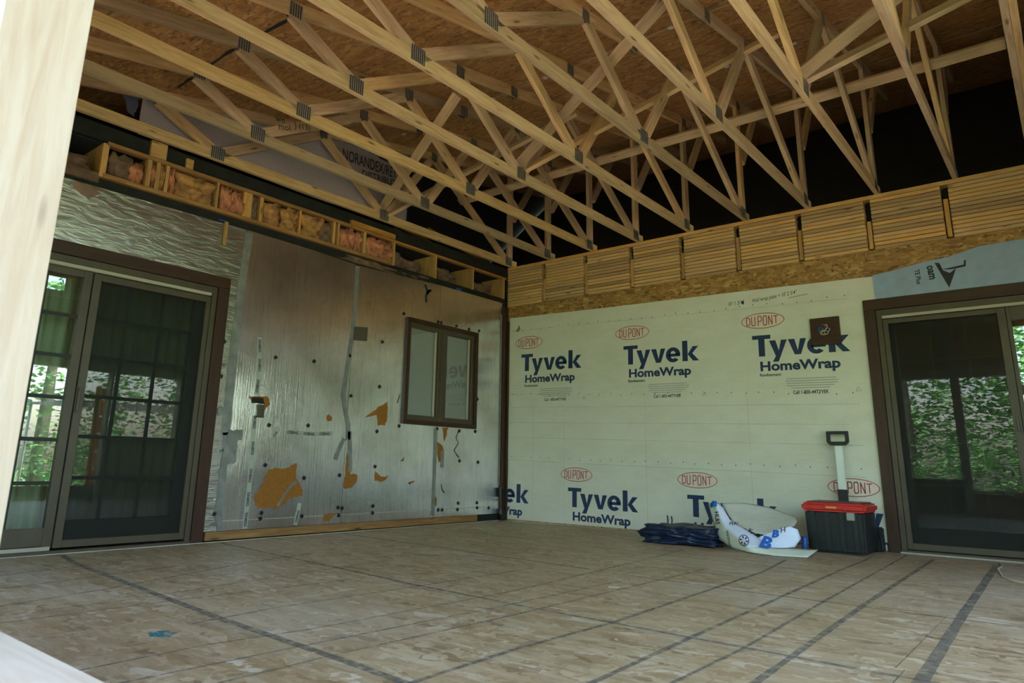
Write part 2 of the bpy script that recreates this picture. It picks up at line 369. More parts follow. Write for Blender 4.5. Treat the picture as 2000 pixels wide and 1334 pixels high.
# ---- floor: sheets 1.22 m wide, long side along x
floor = tag(empty('floor'), kind='structure')
rows = [-6.62, -6.42, -5.20, -3.98, -2.76, -1.54, -.32, .0]
for i in range(len(rows)-1):
    y0, y1 = rows[i], rows[i+1]; xs = [0.0] + ([2.44-.02, 4.87, 6.30] if i % 2 else [1.22, 3.66, 6.1, 6.30])
    if i in (2, 4): xs = [0.0, 2.43, 4.90, 6.30]
    for a, b in zip(xs, xs[1:]):
        box('sheet', (a+.003, y0+.003, -.02), (b-.003, y1-.003, 0), FLOOR, floor, axis='x')
box('floor_edge', (-.026, -6.6, -.02), (-.001, 0, .0), DARK, floor); box('subfloor', (-.3, -6.75, -.08), (6.5, .3, -.0202), DARK, floor)
lines = {  # scuffed chalk lines running away from the camera and across
 'a': [(.85, -5.7), (.605, -4.63)], 'b': [(1.26, -5.7), (1.065, -4.57)], 'c': [(1.92, -5.9), (1.936, -5.32), (1.775, -3.95), (1.74, -3.4)], 'd': [(2.071, -5.9), (2.09, -5.2), (2.182, -4.144)],
 'e': [(1.73, -5.8), (1.58, -5.21), (1.231, -4.218), (1.1, -3.6)], 'f': [(2.60, -5.3), (2.558, -4.855), (2.604, -3.896), (2.62, -3.0)], 'g': [(2.97, -6.1), (2.947, -5.44), (3.009, -5.044), (3.048, -3.774), (2.95, -2.4), (2.845, -1.2)],
 'h': [(3.168, -6.2), (3.197, -5.342), (3.26, -4.048), (3.28, -3.0)], 'i': [(3.393, -6.2), (3.38, -5.21), (3.417, -4.251), (3.43, -2.2)], 'j': [(3.83, -6.2), (3.783, -4.722), (3.813, -4.042), (3.75, -2.0), (3.66, -1.25)],
 'k': [(4.20, -6.2), (4.199, -4.83), (4.173, -4.069), (4.096, -1.387), (4.09, -.55)], 'l': [(4.37, -6.2), (4.389, -4.078), (4.345, -2.933), (4.261, -.163)], 'm': [(4.59, -6.2), (4.574, -4.472), (4.516, -2.756), (4.469, -.3)]}
for k, P in lines.items():
    wd = {'j': .022, 'k': .022, 'l': .016, 'm': .028}.get(k, .011)
    ribbon('chalk_line', sub_poly(P, .12), wd, ('z', .0004), .0006, SCUFF, floor, jit=.15)
for P, wd in (([(.12, -4.9), (.548, -4.983), (2.614, -5.178), (3.368, -5.222), (4.4, -5.30)], .045), ([(.1, -3.746), (1.666, -3.905), (2.507, -3.998), (3.26, -4.048), (4.734, -4.09), (6.1, -4.1)], .028),
              ([(.12, -2.535), (2.225, -2.714), (3.752, -2.847), (6.1, -2.84)], .02), ([(.6, -1.5), (2.5, -1.66), (4.867, -1.743)], .012), ([(4.866, -.3), (4.929, -2.846), (4.966, -4.097), (4.99, -6.2)], .05)):
    ribbon('grey_line', sub_poly(P, .15), wd*.85, ('z', .0005), .0007, SCUFF, floor, jit=.08)
prism('paint_stain', [(2.62, -5.49), (2.69, -5.52), (2.75, -5.47), (2.72, -5.42), (2.64, -5.43)], ('z', .0006), .0006, TEAL, floor, rough=.02)
0 and prism('paint_stain', [(2.0, -5.62), (2.4, -5.60), (3.0, -5.35), (3.5, -5.0), (3.0, -5.28), (2.5, -5.50)], ('z', .0003), .0004, TEAL, floor, rough=.05)

# ---- ceiling: roof deck sheets on the slope
ceiling = tag(empty('ceiling'), kind='structure')
sl_ = math.atan(.2)
def deck_sheet(x0, x1, y0, y1):
    L = (y1-y0)/math.cos(sl_); yc = (y0+y1)/2
    me = box_mesh(x1-x0-.004, L-.005, .012, DECK)
    o = link('sheet', me, DECK, ceiling)
    o.matrix_basis = Matrix.Translation(((x0+x1)/2, yc, zd(yc)+.0062)) @ Matrix.Rotation(sl_, 4, 'X')
yy = -7.05; r_ = 0
while yy < 2.9:
    xs = [-.7, 1.27, 3.71, 6.15, 6.9] if r_ % 2 else [-.7, .051, 2.49, 4.93, 6.9]
    for a, b in zip(xs, xs[1:]): deck_sheet(a, b, yy, yy+1.196)
    yy += 1.196; r_ += 1
o = link('felt', box_mesh(7.8, 10.6, .01, FELT), FELT, ceiling); o.matrix_basis = Matrix.Translation((3.1, -2.1, zd(-2.1)+.022)) @ Matrix.Rotation(sl_, 4, 'X')
ribbon('chalk_line', sub_poly([(0.2, -4.60), (1.0, -4.62), (1.7, -4.57)], .1), .03, ('z', 0), .0008, INKB, ceiling, jit=.4).matrix_basis = Matrix.Translation((.95, -4.6, zd(-4.6)-.002)) @ Matrix.Rotation(sl_, 4, 'X')
for yb in (-2.266, -1.07, .126): box('seam_light_line', (.1, yb-.004, zd(yb)-.003), (6.2, yb+.004, zd(yb)+.001), TRACK, ceiling)  # pale lines painted in for daylight leaking along the sheet seams
for xx in (.36, .97, 1.58, 2.19, 2.8, 3.4, 4.0):      # little steel panel clips in the joints between sheets
    for yb in (-2.266, -1.07): box('panel_clip', (xx-.02, yb-.02, zd(yb)-.006), (xx+.02, yb+.02, zd(yb)+.002), ALU, ceiling)

# ---- left wall (house wall, x = 0)
wl = tag(empty('wall_left'), kind='structure')
for lo, hi in (((-.14, -6.7, -.08), (-.026, -5.86, 2.63)), ((-.14, -5.86, 2.15), (-.026, -3.85, 2.63)), ((-.14, -3.85, -.08), (-.026, -1.77, 2.63)), ((-.14, -1.77, -.08), (-.026, -.57, 1.04)), ((-.14, -1.77, 2.19), (-.026, -.57, 2.63)), ((-.14, -.57, -.08), (-.026, .0, 2.63))):
    box('sheathing', lo, hi, DARK, wl)
box('black_felt_strip', (-.10, -6.7, 2.632), (-.03, .0, 2.708), FELT, wl)
box('black_felt_strip', (-.06, -6.7, 3.003), (-.015, .0, 3.13), FELT, wl)
box('bay_floor', (-.42, -6.7, 2.68), (-.05, 0, 2.706), OLDW, wl)
box('bay_back', (-.44, -6.7, 2.65), (-.42, 0, 3.0), DARK, wl)
box('bay_roof', (-.42, -6.7, 2.99), (-.05, 0, 3.002), DARK, wl)
box('bottom_rail', (-.05, -4.98, 2.708), (.012, -2.02, 2.743), OLDW, wl, .002)
box('bottom_rail', (-.07, -2.0, 2.70), (-.02, -.03, 2.718), FELT, wl)
box('top_rail', (-.05, -4.98, 2.972), (.012, -2.6, 3.004), OLDW, wl, .002)
box('top_rail', (-.05, -2.59, 2.972), (.008, -.03, 2.996), OLDW, wl, .002)
box('bottom_rail', (-.05, -6.6, 2.66), (.0, -5.0, 2.735), GREYI, wl)
for y, w_, mm_ in ((-4.985, .045, STUDM), (-4.648, .035, STUDM), (-4.575, .032, STUDM), (-4.50, .028, STUDM), (-4.055, .022, STUDM), (-3.765, .085, STUDM), (-3.625, .035, STUDM), (-3.205, .02, STUDM), (-2.80, .026, STUDM), (-2.745, .02, STUDM),
                  (-2.405, .035, STUDM), (-1.99, .026, STUDM), (-1.335, .024, STUDM), (-.68, .026, STUDM), (-.075, .03, STUDM)):
    box('stud', (-.36, y-w_/2, 2.712), (.004, y+w_/2, 2.985), mm_, wl, .0015, axis='z')
box('stub_block', (-.03, -4.66, 3.005), (.012, -4.53, 3.14), STUDM, wl, axis='y'); box('stub_block', (-.03, -4.36, 3.005), (.012, -4.30, 3.09), STUDM, wl, axis='y')
box('corner_block', (-.05, -2.6, 3.0), (.012, -1.99, 3.055), OLDW, wl)
# dark cavity above
box('cavity_back', (-.75, -6.7, 3.0), (-.72, 2.5, 5.2), FELT, wl)
box('cavity_floor', (-.75, -6.7, 3.1), (-.02, 2.5, 3.13), FELT, wl)
board('old_plank', (-.30, -1.75, 3.25), (-.30, -1.1, 3.12), .06, .03, (0, 0, 1), OLDW, wl)
board('old_plank', (-.45, -1.6, 3.42), (-.40, -.7, 3.20), .07, .03, (0, 0, 1), OLDW, wl)
board('old_plank', (-.5, -1.0, 3.5), (-.5, .4, 3.3), .05, .03, (0, 0, 1), OLDW, wl)
tag(box('baseboard_left', (0, -3.84, .012), (.03, -.53, .076), OLDW, None, .002), kind='structure')
cl = ribbon('caulk_line', sub_poly([(.05, -6.4), (.045, -3.85), (.035, -2.0), (.02, -.06)], .1), .012, ('z', .0008), .003, plain('caulk', (.62, .62, .52), .7), wl, jit=.5)
tag(box('trim_1', (.0, -.095, .0), (.028, -.004, 2.60), TRIMW, None, .002), kind='structure')
tag(box('trim_2', (.03, -.03, .0), (.052, -.004, 2.42), TRIMW, None, .002), kind='structure')

# ---- right wall in the photograph (y = 0)
wr = tag(empty('wall_back'), kind='structure')
for lo, hi in (((-.02, .0, 0), (4.118, .012, 2.612)), ((4.118, .0, 2.14), (6.3, .012, 2.612)), ((6.0, 0, 0), (6.3, .012, 2.14))):
    box('sheathing', lo, hi, RIM, wr, axis='x')
x = -.02
for i in range(2):  # proud rim band above the wrap
    a = -.0+3.15*i; box('rim_sheet', (a+.002, -.003, 2.40), (min(a+3.15, 6.3)-.002, -.0002, 2.606), RIM, wr, axis='x')
box('backing', (-.1, .145, 0), (6.35, .16, PT), DARK, wr)
box('corner_light_stop', (-.45, .0, -.05), (-.001, .16, 3.13), DARK, wr)  # unseen block added to stop light leaking in at the corner
nb = 13; H0, H1 = 2.6125, PT-.0385
cols_x = [-.038+SP*k for k in range(0, 12)]
bays = [(0.0, cols_x[1]-.026)] + [(cols_x[k]+.026, min(cols_x[k+1]-.026, 6.3)) for k in range(1, 10)]
for bi, (a, b) in enumerate(bays):
    for j in range(nb):
        h = (H1-H0)/nb; e = random.uniform(-.003, .003)
        z0 = H0+j*h
        if bi == 0 and j < 1: pass
        box('board', (a+max(0, e), random.uniform(-.003, .003), z0+.0024), (b-random.uniform(0, .004), .09, z0+h-.0024), BANDM, wr, .004, axis='x')
for k in range(1, 10):
    xc = cols_x[k]; t_ = random.uniform(.26, .40)
    box('post', (xc-.019, .022, H0+.02), (xc+.016, .10, H0+t_), STUDM, wr, .001, axis='z')
    box('spacer', (xc-.019, .09, H0), (xc+.02, .14, H1), DARK, wr, axis='z')
for a, b in ((0, 2.35), (2.352, 4.23), (4.232, 6.3)):
    box('top_plate', (a, -.002, H1+.0005), (b, .14, PT), STUDM, wr, .001, axis='x')
# old felted roof beyond the wall, rising away
rf = tag(link('old_roof_slope', box_mesh(8.0, 3.0, .02, FELT), FELT), 'black felt covered old roof slope rising behind the trusses above the right wall', 'roof')
rf.matrix_basis = Matrix.Translation((3.3, 1.29, 4.16)) @ Matrix.Rotation(math.atan(.92), 4, 'X')

# ---- camera side wall (y = -6.48..-6.62) and the far right wall, both open framing
wf = tag(empty('wall_front'), kind='structure')
Y0, Y1 = -6.62, -6.48
def panel(x0, x1, z0, z1): box('sheathing', (x0, Y0-.013, z0), (x1, Y0-.001, z1), OPENW, wf, axis='x')
def stud(x0, z0=.0, z1=3.1): box('stud', (x0, Y0, z0), (x0+.038, Y1, z1), PALE, wf, .001, axis='z')
panel(-.1, .9, 0, 3.1); panel(.9, 2.1, 0, .5); panel(.9, 2.1, 2.2, 3.1); panel(2.1, 3.28, 0, 3.1); panel(3.28, 4.02, 0, .55); panel(3.28, 4.02, 2.16, 3.1); panel(4.02, 6.3, 0, .345); panel(4.02, 4.74, 2.16, 3.1); panel(4.74, 6.3, 2.92, 3.1)
for s_ in (.1, .86, 2.1, 2.7, 3.24, 3.962, 4.002): stud(s_)
box('sill', (.9, Y0, .5), (2.1, Y1, .538), PALE, wf, axis='x'); box('sill', (3.28, Y0, .52), (4.02, Y1, .555), PALE, wf, axis='x')
box('header', (.9, Y0, 2.2), (2.1, Y1, 2.34), PALE, wf, axis='x'); box('header', (3.28, Y0, 2.16), (4.7, Y1, 2.30), PALE, wf, axis='x'); box('transom', (4.7, Y0-.02, 1.85), (6.2, Y0+.02, 2.0), PALE, wf, axis='x')
box('bottom_plate', (0, Y0, .001), (4.0, Y1, .038), PALE, wf, axis='x'); box('top_plate', (0, Y0, 3.02), (6.3, Y1, 3.10), PALE, wf, axis='x')
wr2 = tag(empty('wall_right'), kind='structure')
def panel2(y0, y1, z0, z1): box('sheathing', (XR+.141, y0, z0), (XR+.153, y1, z1), OPENW, wr2, axis='y')
panel2(-6.62, -6.3, 0, 3.1); panel2(-3.75, -3.36, 0, 3.1); panel2(-3.36, -2.14, 1.95, 3.1); panel2(-2.14, -2.1, 0, 3.1); panel2(-2.1, -1.0, 1.95, 3.1); panel2(-1.0, .1, 0, 3.1); panel2(-3.36, -2.14, 0, .2); panel2(-2.1, -1.0, 0, .95)
for y in (-6.3, -3.79, -3.4, -2.14, -1.0, -.5): box('stud', (XR, y, 0), (XR+.14, y+.038, 3.02), PALE, wr2, .001, axis='z')
box('header', (XR, -6.3, 2.2), (XR+.14, -3.75, 2.34), PALE, wr2, axis='y'); box('header', (XR, -3.36, 1.95), (XR+.14, -1.0, 2.08), PALE, wr2, axis='y')
box('top_plate', (XR, -6.6, 3.02), (XR+.14, 0, 3.10), PALE, wr2, axis='y'); box('bottom_plate', (XR, -6.6, 0.001), (XR+.14, 0, .038), PALE, wr2, axis='y')
# gable above right wall
prism('gable_sheathing', [(-3.0, 3.1), (.1, 3.1), (2.3, 3.6), (2.3, zd(2.3)), (-3.0, zd(-3.0))], ('x', XR+.14), .012, OPENW, wr2)

# ---- doors
def slider(root, frame_axis, P, parts):
    pass
def mullion_grid(nm, par, mk, u0, u1, z0, z1, nu, nz, w, m):
    for i in range(1, nu):
        u = u0+(u1-u0)*i/nu; mk(nm, (u-w/2, z0), (u+w/2, z1), m, par)
    for j in range(1, nz):
        z = z0+(z1-z0)*j/nz; mk(nm, (u0, z-w/2), (u1, z+w/2), m, par)
# left door, in the plane x = 0; y from -5.86 to -3.856
d1 = tag(empty('door_1'), kind='structure')
def bx1(nm, a, b, x0, x1, m, par=d1, bev=.002): return box(nm, (x0, a[0], a[1]), (x1, b[0], b[1]), m, par, bev)
bx1('brick_mould', (-3.955, 0), (-3.856, 2.055), -.01, .028, TRIMW); bx1('brick_mould', (-5.86, 2.055), (-3.856, 2.152), -.01, .028, TRIMW); bx1('brick_mould', (-5.86, 0), (-5.78, 2.055), -.01, .028, TRIMW)
bx1('frame', (-4.0, .02), (-3.957, 2.053), -.10, .012, BRONZE); bx1('frame', (-5.78, 2.0), (-4.0, 2.053), -.10, .012, BRONZE); bx1('sill', (-5.78, 0.0), (-3.957, .022), -.10, .03, BRONZE); bx1('threshold_strip', (-5.78, .022), (-4.94, .048), -.004, .004, TRACK)
bx1('head_track', (-5.78, 1.972), (-4.01, 1.998), -.03, .018, TRACK)
# screen panel (room side)
bx1('screen_stile', (-4.04, .035), (-4.002, 1.965), -.03, .002, BRONZE); bx1('screen_stile', (-4.925, .035), (-4.87, 1.965), -.03, .002, BRONZE)
bx1('screen_rail', (-4.87, 1.915), (-4.04, 1.965), -.03, .002, BRONZE); bx1('screen_rail', (-4.87, .035), (-4.04, .085), -.03, .002, BRONZE)
bx1('insect_screen', (-4.87, .085), (-4.04, 1.915), -.016, -.0155, SCREEN, bev=0)
# sash behind the screen
bx1('sash_stile', (-4.11, .06), (-4.03, 1.965), -.075, -.04, MUNT); bx1('sash_stile', (-4.95, .06), (-4.90, 1.965), -.075, -.04, MUNT); bx1('sash_rail', (-4.9, 0.06), (-4.11, .21), -.075, -.04, MUNT); bx1('sash_rail', (-4.9, 1.93), (-4.11, 1.965), -.075, -.04, MUNT)
bx1('glass_pane', (-4.9, .21), (-4.11, 1.93), -.060, -.056, GLASS, bev=0)
mullion_grid('muntin', d1, lambda nm, a, b, m, p: bx1(nm, a, b, -.0555, -.048, m, p, .001), -4.9, -4.11, .21, 1.93, 3, 6, .026, MUNT)
# fixed panel at the left
bx1('sash_stile', (-4.99, .03), (-4.93, 1.97), -.05, -.01, BRONZE); bx1('sash_stile', (-5.78, .03), (-5.70, 1.97), -.05, -.01, BRONZE); bx1('sash_rail', (-5.7, .05), (-4.99, .17), -.05, -.01, BRONZE); bx1('sash_rail', (-5.7, 1.92), (-4.99, 1.97), -.05, -.01, BRONZE)
bx1('glass_pane', (-5.7, .17), (-4.99, 1.92), -.034, -.030, GLASS, bev=0)
mullion_grid('muntin', d1, lambda nm, a, b, m, p: bx1(nm, a, b, -.0295, -.02, m, p, .001), -5.7, -4.99, .17, 1.92, 3, 6, .026, MUNT)
bx1('handle', (-4.918, .95), (-4.90, 1.12), .002, .02, BRONZE)
# room behind
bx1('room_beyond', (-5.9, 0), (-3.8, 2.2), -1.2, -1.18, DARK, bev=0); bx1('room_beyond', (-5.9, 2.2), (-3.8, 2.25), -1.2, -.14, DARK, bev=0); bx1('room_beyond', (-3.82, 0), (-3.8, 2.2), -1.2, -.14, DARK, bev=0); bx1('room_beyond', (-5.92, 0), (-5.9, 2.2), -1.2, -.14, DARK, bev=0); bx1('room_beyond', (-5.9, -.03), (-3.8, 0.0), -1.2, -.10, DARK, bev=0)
# curtain behind the fixed panel
bm = bmesh.new(); n_ = 60; A = []
for i in range(n_+1):
    y = -5.72+.80*i/n_; xx = -.16+.012*math.sin(i*1.1)+.004*math.sin(i*2.7)
    A.append((bm.verts.new((xx, y, .04)), bm.verts.new((xx*.98-.003, y, 2.0))))
for p, q in zip(A, A[1:]): bm.faces.new((p[0], q[0], q[1], p[1]))
bm2 = bmesh.new(); A2 = []  # second cloth, added so the panes behind the screen look less dark
for i in range(81):
    y = -4.98+1.0*i/80; xx = -.17+.014*math.sin(i*.9)+.004*math.sin(i*2.3)
    A2.append((bm2.verts.new((xx, y, .04)), bm2.verts.new((xx*.98-.003, y, 2.0))))
for p, q in zip(A2, A2[1:]): bm2.faces.new((p[0], q[0], q[1], p[1]))
cu2 = link('curtain', bm_mesh(bm2, 'curtain', True), plain('pane_lightening_cloth', (.14, .165, .105), .8)); cu2.modifiers.new('s', 'SOLIDIFY').thickness = .002
tag(cu2, 'dark greenish cloth added behind the screened left door panel to lighten its panes', 'curtain')
cur = link('curtain', bm_mesh(bm, 'curtain', True), plain('sheer_cloth', (.30, .36, .24), .8)); sm = cur.modifiers.new('s', 'SOLIDIFY'); sm.thickness = .002
tag(cur, 'pale grey sheer curtain hanging behind the leftmost door glass', 'curtain')

# right door, in the plane y = 0; x from 4.113
d2 = tag(empty('door_2'), kind='structure')
def by(nm, a, b, y0, y1, m, par=d2, bev=.002): return box(nm, (a[0], y0, a[1]), (b[0], y1, b[1]), m, par, bev)
by('brick_mould', (4.113, 0), (4.205, 2.055), -.030, .01, TRIMW); by('brick_mould', (4.113, 2.055), (6.12, 2.152), -.030, .01, TRIMW); by('brick_mould', (6.03, 0), (6.12, 2.055), -.030, .01, TRIMW)
by('frame', (4.207, .02), (4.250, 2.053), -.012, .10, BRONZE); by('frame', (4.25, 2.0), (6.03, 2.053), -.012, .10, BRONZE); by('sill', (4.207, 0), (6.03, .03), -.03, .10, BRONZE)
by('threshold_strip', (4.2, .001), (6.03, .014), -.042, -.031, TRACK); by('head_track', (4.252, 1.972), (6.03, 1.998), -.018, .03, TRACK)
by('screen_stile', (4.252, .035), (4.292, 1.965), -.002, .03, BRONZE); by('screen_stile', (5.078, .035), (5.135, 1.965), -.002, .03, BRONZE)
by('screen_rail', (4.292, 1.925), (5.078, 1.965), -.002, .03, BRONZE); by('screen_rail', (4.292, .035), (5.078, .085), -.002, .03, BRONZE)
by('insect_screen', (4.292, .085), (5.078, 1.925), .0155, .016, SCREEN, bev=0)
by('sash_stile', (4.262, .06), (4.33, 1.965), .04, .075, MUNT); by('sash_stile', (5.10, .06), (5.16, 1.965), .04, .075, MUNT); by('sash_rail', (4.33, .06), (5.10, .21), .04, .075, MUNT); by('sash_rail', (4.33, 1.93), (5.10, 1.965), .04, .075, MUNT)
by('glass_pane', (4.33, .21), (5.10, 1.93), .056, .060, GLASS, bev=0)
mullion_grid('muntin', d2, lambda nm, a, b, m, p: by(nm, a, b, .0605, .068, m, p, .001), 4.33, 5.10, .21, 1.93, 3, 5, .018, MUNT)
by('sash_stile', (5.137, .03), (5.165, 1.97), .01, .05, BRONZE); by('sash_stile', (5.95, .03), (6.03, 1.97), .01, .05, BRONZE); by('sash_rail', (5.165, .03), (5.95, .13), .01, .05, BRONZE); by('sash_rail', (5.165, 1.86), (5.95, 1.97), .01, .05, BRONZE)
by('glass_pane', (5.165, .13), (5.95, 1.86), .030, .034, GLASS, bev=0)
by('latch', (5.10, .98), (5.118, 1.10), -.014, -.002, BRONZE)
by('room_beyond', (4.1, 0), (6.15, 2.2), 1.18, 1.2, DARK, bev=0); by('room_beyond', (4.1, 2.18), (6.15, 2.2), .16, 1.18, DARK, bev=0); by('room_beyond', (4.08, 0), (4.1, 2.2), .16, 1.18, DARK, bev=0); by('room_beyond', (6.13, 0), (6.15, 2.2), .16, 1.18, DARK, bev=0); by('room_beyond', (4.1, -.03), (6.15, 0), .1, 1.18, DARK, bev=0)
# the wall backing is cut where the door is: see DARK 'backing' below z only left of the door
for o in list(wr.children):
    if o.name.startswith('backing'): bpy.data.objects.remove(o)
box('backing', (-.1, .145, 0), (4.11, .16, PT), DARK, wr); box('backing', (4.11, .145, 2.2), (6.35, .16, PT), DARK, wr)

# window in the left wall
w1 = tag(empty('window_1'), kind='structure')
def bw(nm, a, b, x0, x1, m, par=w1, bev=.002): return box(nm, (x0, a[0], a[1]), (x1, b[0], b[1]), m, par, bev)
ya, yb, za, zb = -1.758, -.580, 1.043, 2.185
bw('frame', (ya, zb-.045), (yb, zb), -.08, .03, TRIMW); bw('frame', (ya, za), (yb, za+.045), -.08, .03, TRIMW); bw('frame', (ya, za+.045), (ya+.045, zb-.045), -.08, .03, TRIMW); bw('frame', (yb-.045, za+.045), (yb, zb-.045), -.08, .03, TRIMW)
ym = -1.165
bw('mullion', (ym-.03, za+.045), (ym+.03, zb-.045), -.06, .012, BRONZE)
for s0, s1 in ((ya+.045, ym-.03), (ym+.03, yb-.045)):
    z0, z1 = za+.045, zb-.045
    bw('sash_rail', (s0, z1-.05), (s1, z1), -.05, .005, BRONZE); bw('sash_rail', (s0, z0), (s1, z0+.055), -.05, .005, BRONZE); bw('sash_stile', (s0, z0+.055), (s0+.035, z1-.05), -.05, .005, BRONZE); bw('sash_stile', (s1-.045, z0+.055), (s1, z1-.05), -.05, .005, BRONZE)
    bw('screen_frame', (s1-.075, z0+.055), (s1-.052, z1-.05), -.045, -.022, TRACK)
    bw('glass_pane', (s0+.035, z0+.055), (s1-.045, z1-.05), -.040, -.036, GLASS, bev=0)
bw('shade', (ya+.05, za+.05), (yb-.05, zb-.05), -.062, -.058, plain('grey_shade_cloth', (.34, .31, .33), .9), bev=0)
tag(prism('corner_black_box', [(-.135, .265), (-.06, .265), (-.06, .372), (-.135, .372)], ('x', 0.029), .03, CAPM), 'small black square box on the dark corner trim above the floor', 'box')  # small box, black in its own colour
tag(prism('corner_bracket', [(-.13, .0), (-.05, .0), (-.05, .125), (-.12, .125)], ('x', .029), .03, CAPM), 'black square block at the floor in the room corner', 'bracket')

# ================================================================== TRUSSES
plate_me = {}
def gusset(par, xc, y, z, w=.125, h=.11):
    for s in (1, -1):
        me = plate_me.setdefault((w, h), None)
        if me is None:
            bm = bmesh.new(); box_bm(bm, (-w/2, -h/2, -.0008), (w/2, h/2, .0008)); me = bm_mesh(bm, 'plate'); me.materials.append(PLATE); plate_me[(w, h)] = me
        o = link('gusset_plate', me, None, par)
        M_ = Matrix(((0, 0, 1, 0), (1, 0, 0, 0), (0, 1, 0, 0), (0, 0, 0, 1)))
        setw(o, Matrix.Translation((xc+s*.0202, y, z)) @ M_)
B_ = {'C': -.09, 'B': -2.22, 'A': -4.13, 'E': -1.5, 'D': -3.07, 'F': -4.66}
places = ['against the left wall', 'second from the left wall', 'third from the left wall', 'fourth from the left wall', 'fifth from the left wall', 'sixth from the left wall', 'seventh from the left wall', 'third from the right edge of the photo', 'second from the right edge of the photo', 'left of the doubled pair, right edge', 'right of the doubled pair, right edge']
trusses = []
for k in range(11):
    xc = X0+SP*k if k < 9 else (5.459, 5.4985)[k-9]
    T = tag(empty('roof_truss', (xc, 0, PT)), 'pale pine roof truss with steel joint plates, ' + places[k], 'truss', 'roof trusses under the strand board roof')
    trusses.append(T)
    j = lambda a=.004: random.uniform(-a, a)
    board('bottom_chord', (xc, -6.62, PT+.048), (xc, .10, PT+.048), .089, .038, (0, 0, 1), TRUSS, T)
    y0, y1 = -6.25, 1.25
    board('top_chord', (xc, y0, zu(y0)+.0455), (xc, y1, zu(y1)+.0455), .089, .038, (0, 0, 1), TRUSS, T)
    zc = PT+.09
    for a, b in (((-.13, zc), (-1.46, zu(-1.46))), ((-1.54, zu(-1.54)), (-2.17, zc)), ((-2.27, zc), (-3.05, zu(-3.05))), ((-3.11, zu(-3.1)), (-4.08, zc)), ((-4.18, zc), (-4.68, zu(-4.68))), ((.04, 3.80), (.52, zu(.52)))):
        board('web', (xc, a[0], a[1]), (xc, b[0], b[1]), .089, .038, (0, 1, .2), TRUSS, T)
    board('end_post', (xc, -.035, zc), (xc, -.035, zu(0)), .089, .038, (0, 1, 0), TRUSS, T)
    for y in (-.07, B_['B'], B_['A']): gusset(T, xc, y, PT+.065)
    for y in (B_['E'], -2.34, B_['D'], B_['F']): gusset(T, xc, y, zu(y)+.03, .10, .10)
    gusset(T, xc, -.02, zu(0)+.02, .09, .09)
# pencilled note on the second truss
tw = trusses[1]; xf = X0+SP+.0195
dn = Vector((0, 1, .0)).normalized()
text('handwriting', 'we', .075, None, (xf, -3.98, 3.375), (0, .97, .24), (0, -.24, .97), INKB, tw, bold=.0002)
text('handwriting', 'mol', .08, None, (xf, -3.95, 3.315), (0, .97, .24), (0, -.24, .97), INKB, tw, bold=.0002)
text('handwriting', '} (13)', .075, None, (xf, -3.80, 3.385), (0, .97, .24), (0, -.24, .97), INKB, tw, bold=.0002)

# lateral runner and diagonal braces
def off(p, n, d): return tuple(Vector(p)+Vector(n).normalized()*d)
nC = (0, .92, 1.3)
tag(board('lateral_runner', off((-.1, -.90, 3.76), nC, .066), off((5.43, -.90, 3.76), nC, .066), .089, .038, (0, -1.33, .9), TRUSS), 'long horizontal pine runner crossing behind the truss webs above the right wall', 'runner')
nB = (0, .62, .78)
wdB = (0, -.85, .6)
bl = ['wide diagonal pine brace rising from the joint of the first truss by the left wall', 'wide diagonal pine brace crossing the middle of the ceiling, longest of its kind', 'wide pale diagonal pine brace with a black grade stamp at upper right']
for (a, b), l in zip((((.0, -2.23, 3.26), (1.68, -2.90, 3.73)), ((1.83, -2.23, 3.26), (3.80, -3.02, 3.76)), ((4.27, -2.23, 3.26), (6.1, -2.96, 3.74))), bl):
    br = board('diagonal_brace', off(a, nB, .066), off(b, nB, .066), .089, .038, wdB, TRUSS); tag(br, l, 'brace', 'diagonal braces between the trusses')
nE = (0, 1.0, -.68); wdE = (0, .68, 1.0)
bl2 = ['narrow diagonal pine brace seen on edge, leftmost of three', 'narrow diagonal pine brace seen on edge, middle of three', 'narrow diagonal pine brace seen on edge, rightmost of three']
for (a, b), l in zip((((.05, -2.18, 3.27), (2.0, -1.5, 4.12)), ((1.87, -2.18, 3.3), (3.97, -1.5, 4.2)), ((4.3, -2.18, 3.33), (6.15, -1.55, 4.13))), bl2):
    br = board('diagonal_brace', off(a, nE, .05), off(b, nE, .05), .089, .038, wdE, TRUSS); tag(br, l, 'brace', 'diagonal braces between the trusses')

# ================================================================== LEFT WALL COVERING
Z0, Z1 = .078, 2.628
def foil(pts, label):
    o = prism('foil_board', pts, ('x', 0.0), -.024, FOIL, rough=0); return tag(o, label, 'insulation board', 'foil faced boards on the left wall')
fb = []
fb.append(foil([(-6.6, 2.154), (-3.853, 2.154), (-3.853, Z0), (-3.735, Z0), (-3.735, Z1+.0), (-5.0, Z1-.004), (-6.6, Z1-.01)], 'foil faced insulation board above the left sliding door'))
fb[0].data.materials[0] = FOILC
fb.append(foil([(-3.732, Z0), (-2.482, Z0), (-2.482, 2.60), (-3.0, 2.622), (-3.732, 2.63)], 'foil faced board with the large orange torn patch, just right of the left door'))
fb.append(foil([(-2.478, Z0), (-1.242, Z0), (-1.242, za-.002), (ya-.002, za-.002), (ya-.002, zb+.002), (-1.242, zb+.002), (-1.242, 2.645), (-2.478, 2.60)], 'foil faced board left of and below the window'))
fb.append(foil([(-1.238, Z0), (-.10, Z0), (-.10, 2.65), (-1.238, 2.645), (-1.238, zb+.002), (yb+.002, zb+.002), (yb+.002, za-.002), (-1.238, za-.002)], 'foil faced board between the window and the room corner'))
def board_at(y): return fb[0] if y < -3.733 else fb[1] if y < -2.48 else fb[2] if y < -1.24 else fb[3]
